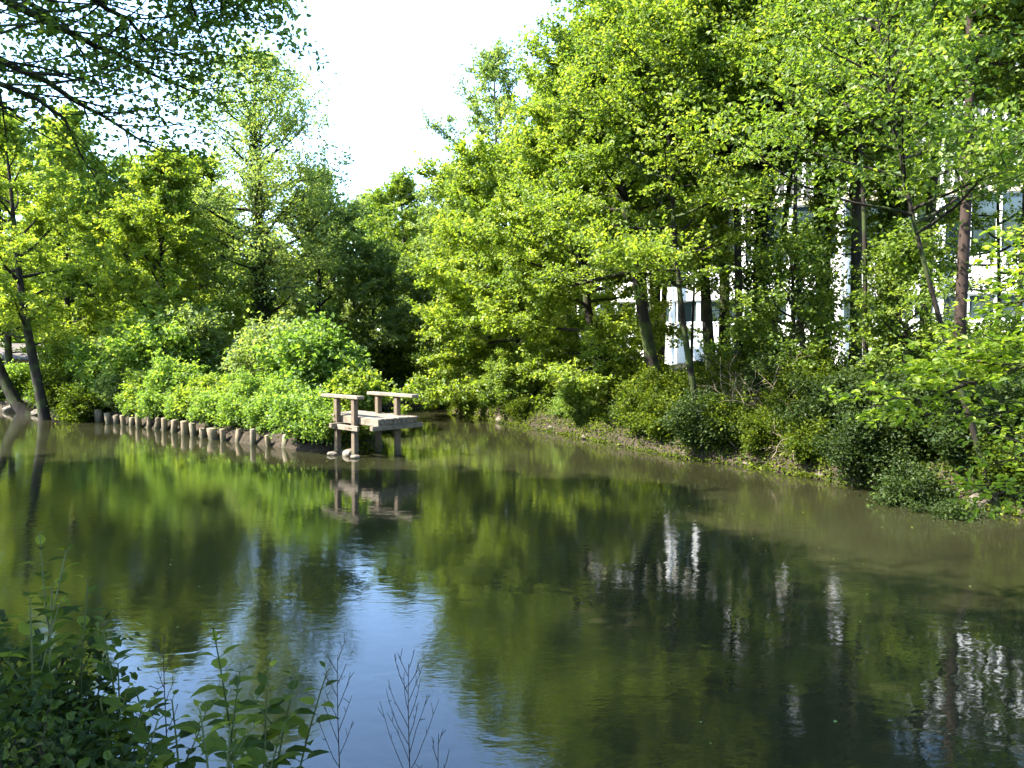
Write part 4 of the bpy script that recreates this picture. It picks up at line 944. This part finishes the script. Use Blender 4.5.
NET = [
    (66, 552, 2.7, 'tallest dark nettle at the lower left, tip over open water', 2), (88, 580, 2.75, 'nettle just right of the tallest one, few lit leaves', 1), (52, 588, 2.6, 'dark nettle left of the tallest nettle', 2), (103, 632, 2.6, 'nettle with small drooping leaves right of the dark clump', 1),
    (30, 600, 2.45, 'nettle rising from the dark clump at far left', 2), (213, 628, 2.7, 'upright nettle with bright sunlit top leaves', 0), (136, 690, 2.6, 'short nettle between the dark clump and the sunlit nettle', 0), (172, 700, 2.4, 'short nettle low in the foreground, left of the sunlit nettle', 1),
    (158, 720, 2.2, 'small nettle at the bottom edge below the short ones', 1), (240, 672, 2.6, 'nettle directly right of the sunlit nettle', 0), (268, 672, 2.5, 'nettle with paired leaves midway to the branching dead stalk', 0), (296, 676, 2.6, 'nettle with spreading upper leaves, second from the right', 1),
    (327, 672, 2.6, 'rightmost leafy nettle leaning toward the dry stalks', 0), (200, 712, 2.2, 'broad-leaved nettle at the bottom under the sunlit nettle', 1), (285, 722, 2.3, 'low nettle at the bottom edge near the rightmost nettle', 1), (100, 700, 2.2, 'nettle at the right rim of the dark clump', 2),
    (230, 728, 2.1, 'lowest nettle at the bottom edge, right of broad-leaved one', 1), (118, 664, 2.7, 'thin nettle standing right behind the dark clump\'s rim', 0),
]
for i, (px, py, d, lb, ss) in enumerate(NET):
    nettle(px, py, d, lb, 400 + i, side_shoots=ss, tone0=.75 if 'sunlit top' in lb else .45, lean=.16 if px > 290 else .08)  # sun on the bright nettle is painted in as a lighter leaf tone
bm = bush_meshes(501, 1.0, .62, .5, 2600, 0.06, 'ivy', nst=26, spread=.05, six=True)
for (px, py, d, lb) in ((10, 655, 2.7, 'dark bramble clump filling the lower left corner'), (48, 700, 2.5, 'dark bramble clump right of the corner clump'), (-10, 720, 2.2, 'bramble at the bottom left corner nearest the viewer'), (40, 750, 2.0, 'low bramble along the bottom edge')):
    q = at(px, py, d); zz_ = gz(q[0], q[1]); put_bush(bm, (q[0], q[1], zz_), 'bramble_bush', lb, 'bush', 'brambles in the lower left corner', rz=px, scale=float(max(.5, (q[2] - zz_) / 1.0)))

def dead_stalk(px_t, py_t, d, seed, label, ntw, twl):
    r = rng_of(seed); top = at(px_t, py_t, d); b = np.array([top[0] - .02, d, gz(top[0], d) - .05])
    g = Geo(); tt = np.linspace(0, 1, 9)[:, None]; P = (top - b) * tt + np.sin(tt * 5) * np.array([[.008, 0, 0]])
    g.tube(P, np.linspace(.0034, .0011, 9), 6)
    for k in range(ntw):
        f = 1 - .5 * (k + .5) / ntw; q, dd = interp(P, f); az = (k % 2) * math.pi + r.normal(0, .5)
        Q = curve(q, np.array([math.cos(az) * .55, math.sin(az) * .4, 1.0]), twl * (1.25 - f) * 2 * r.uniform(.7, 1.2), 5, r, up=.5, wob=.15)
        g.tube(Q, np.linspace(.0015, .0008, 6), 5)
        for u in (.55, .8):
            a, b_ = interp(Q, u); g.tube([a, a + (b_ + r.normal(0, .5, 3)) * .02], [.0014, .0009], 4)
    o = g.obj('dead_stalk', DEADSTEM); o.location = b; tag(o, label, 'stalk', 'dead stalks on the near bank')
dead_stalk(411, 664, 2.6, 601, 'tall bare dead stalk with upswept twigs, clear of the leaves', 14, .17)
dead_stalk(340, 655, 2.6, 602, 'thin dead stalk beside the rightmost nettle', 10, .12)
dead_stalk(441, 734, 2.5, 603, 'shortest dead stalk, right of the tall upswept one', 5, .10)
dead_stalk(166, 636, 2.7, 604, 'thin leaning dead stem left of the sunlit nettle', 7, .08)

# ------------------------------------------------------------------ light, sky, camera
SUN_EL, TO_SUN = 46.0, (-0.98, -0.20)
az = math.atan2(TO_SUN[0], TO_SUN[1])               # clockwise from +Y
w = bpy.data.worlds.new('World'); sc.world = w; w.use_nodes = True
nt = w.node_tree; nt.nodes.clear()
sky = nt.nodes.new('ShaderNodeTexSky'); sky.sky_type = 'NISHITA'; sky.sun_disc = False
sky.sun_elevation = R(SUN_EL); sky.sun_rotation = az
sky.air_density = 1.0; sky.dust_density = 0.3; sky.ozone_density = 3.2
bg = nt.nodes.new('ShaderNodeBackground'); bg.inputs['Strength'].default_value = 0.15
wo_ = nt.nodes.new('ShaderNodeOutputWorld')
nt.links.new(sky.outputs[0], bg.inputs[0]); nt.links.new(bg.outputs[0], wo_.inputs[0])
sl_ = bpy.data.lights.new('sun', 'SUN'); sl_.energy = 4.2; sl_.angle = R(0.5); sl_.color = (1.0, 0.95, 0.86)
so = link(bpy.data.objects.new('sun', sl_))
dv = Vector((TO_SUN[0] * math.cos(R(SUN_EL)), TO_SUN[1] * math.cos(R(SUN_EL)), math.sin(R(SUN_EL))))
so.rotation_euler = dv.to_track_quat('Z', 'Y').to_euler()
so.location = (-20, -5, 30)
cam = bpy.data.cameras.new('camera'); cam.sensor_width = 36; cam.lens = 36 * F / W; cam.clip_end = 2000; cam.clip_start = 0.05
co = link(bpy.data.objects.new('camera', cam)); co.location = CAM; co.rotation_euler = (R(90) - PITCH, 0, 0)
sc.camera = co
sc.view_settings.view_transform = 'Standard'; sc.view_settings.look = 'None'; sc.view_settings.gamma = 1; sc.view_settings.use_curve_mapping = False
sc.view_settings.exposure = 2.85
c = sc.cycles
c.max_bounces = 10; c.diffuse_bounces = 6; c.glossy_bounces = 3; c.transmission_bounces = 4; c.transparent_max_bounces = 4
c.use_denoising = True
c.caustics_reflective = False; c.caustics_refractive = False
c.use_adaptive_sampling = True; c.adaptive_threshold = 0.02
c.sample_clamp_indirect = 6
